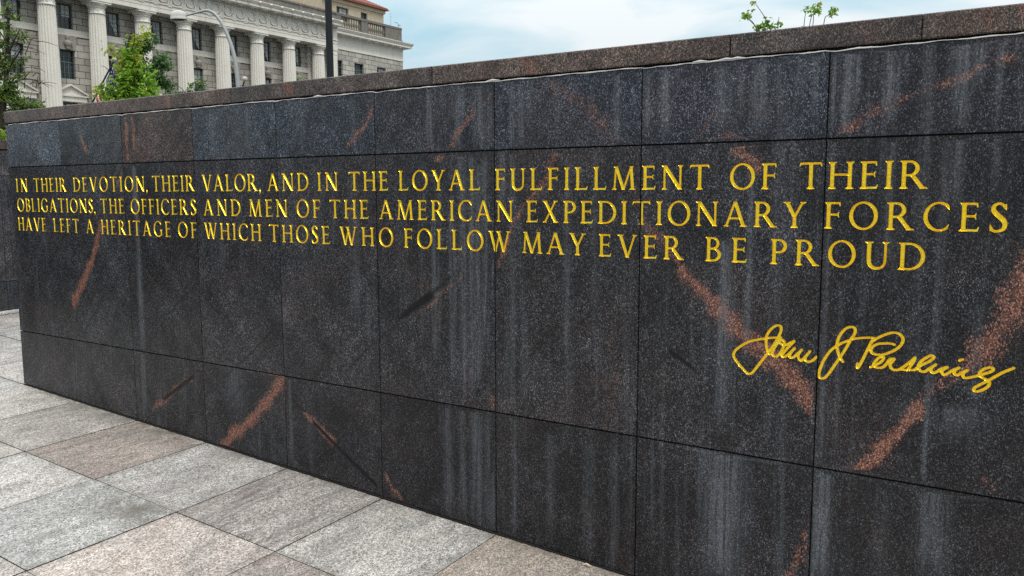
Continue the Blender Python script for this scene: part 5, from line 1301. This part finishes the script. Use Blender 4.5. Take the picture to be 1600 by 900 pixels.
# shoots over the coping on the right
def shoots(base, z0, r0, scale, stems, label, seed):
    rnd = random.Random(seed); b = Vector(base); root = empty('sapling', b); tag(root, label, 'sapling', 'sapling tips over the coping'); inv = Matrix.Translation(-b)
    W_ = lambda r, u, d: b + RV * ((r - r0) / scale) + FV * d + UZ * (z0 - b.z + u / scale)
    wood = MB(); lv = MB(); yl = MB()
    for pts, leaves in stems:
        d0 = rnd.uniform(-.15, .15)
        P = [W_(p[0], p[1], d0) for p in catmull([np.array(q, float) for q in pts], 4)]
        P = [b + (P[0] - b) * .0 + UZ * .01, b.lerp(P[0], .6)] + P
        wood.tube(P, [.012, .010] + [.0045 - .0025 * i / len(P) for i in range(len(P) - 2)], 6)
        for (r, u, rr, ru, c, young) in leaves:
            for _ in range(int(c * 1.5)):
                a = rnd.uniform(-1, 1); e = rnd.uniform(-1, 1)
                leaf(yl if young else lv, W_(r + a * rr, u + e * ru, d0 + rnd.uniform(-1, 1) * rr / scale), .042 if not young else .034, rnd, .55, .3)
    for mb, nm, mt in ((wood, 'stem', BARK), (lv, 'leaves', LEAF_BRIGHT), (yl, 'young_leaves', LEAF_YOUNG)):
        o = mb.build(nm, mt, root); o.matrix_parent_inverse = inv
shoots((-2.72, 8.66, -1.25), 3.229, 1165, 152, [
    ([(1180, -20), (1171, 3), (1158, 16), (1154, 21)], [(1153, 20, 6, 4, 20, 0), (1159, 18, 3, 3, 6, 0), (1163, 26, 2.5, 3, 6, 1)]),
    ([(1190, -20), (1176, 12), (1163, 24)], [(1163, 28, 2.5, 2, 6, 1)]), ([(1195, -10), (1184, 14), (1168, 36)], [(1165, 38, 3.5, 2.5, 12, 1)]),
    ([(1192, -30), (1192, 0), (1192, 16)], [(1191, 13, 2.5, 7, 18, 0), (1177, 5, 5, 4, 26, 0), (1183, 7, 3, 5, 14, 0), (1188, 4, 4, 4, 16, 0), (1199, 7, 3, 4, 14, 0)])],
    'leafy sapling tips leaning left over the coping', 51)
shoots((-2.25, 8.98, -1.25), 3.312, 1255, 148, [
    ([(1221, -30), (1221, -4), (1222, 12)], [(1222, 1, 3, 4, 14, 0), (1217, -3, 2, 1.5, 5, 0)]),
    ([(1252, -25), (1253, 0), (1255, 16)], [(1251, 18, 1.5, 2, 4, 0), (1261, 20, 3, 5, 14, 0)]), ([(1254, -25), (1257, 2), (1264, 12)], [(1265, 12, 4, 4.5, 20, 0)]),
    ([(1268, -25), (1272, 0), (1273, 22), (1277, 28)], [(1278, 28, 2.5, 5, 16, 1), (1278, 23, 2, 2, 5, 1)]), ([(1275, -25), (1278, 2), (1283, 6), (1288, 10)], [(1290, 11, 4, 5, 20, 0), (1294, 15, 2, 3, 8, 1)]),
    ([(1262, -20), (1261, -4)], [(1261, -2, 2, 1.5, 5, 0)])],
    'upright sapling tips with small leaf tufts right of the leaning ones', 52)
# dry leaf by the wall
mb = MB(); lx, ly = -1.571, 2.995; lz = floor_z(lx, ly) + .003
mb.tube([(lx - .02, ly, lz + .002), (lx - .008, ly + .004, lz + .009), (lx + .006, ly - .002, lz + .010), (lx + .02, ly + .003, lz + .003)], [.0015, .004, .004, .001], 6)
o = mb.build('dry_leaf', plain('pale_dry_leaf', (.55, .5, .36), .8, .2)); tag(local(o, lx, ly, lz), 'small pale curled leaf at the foot of the inscribed wall', 'leaf')
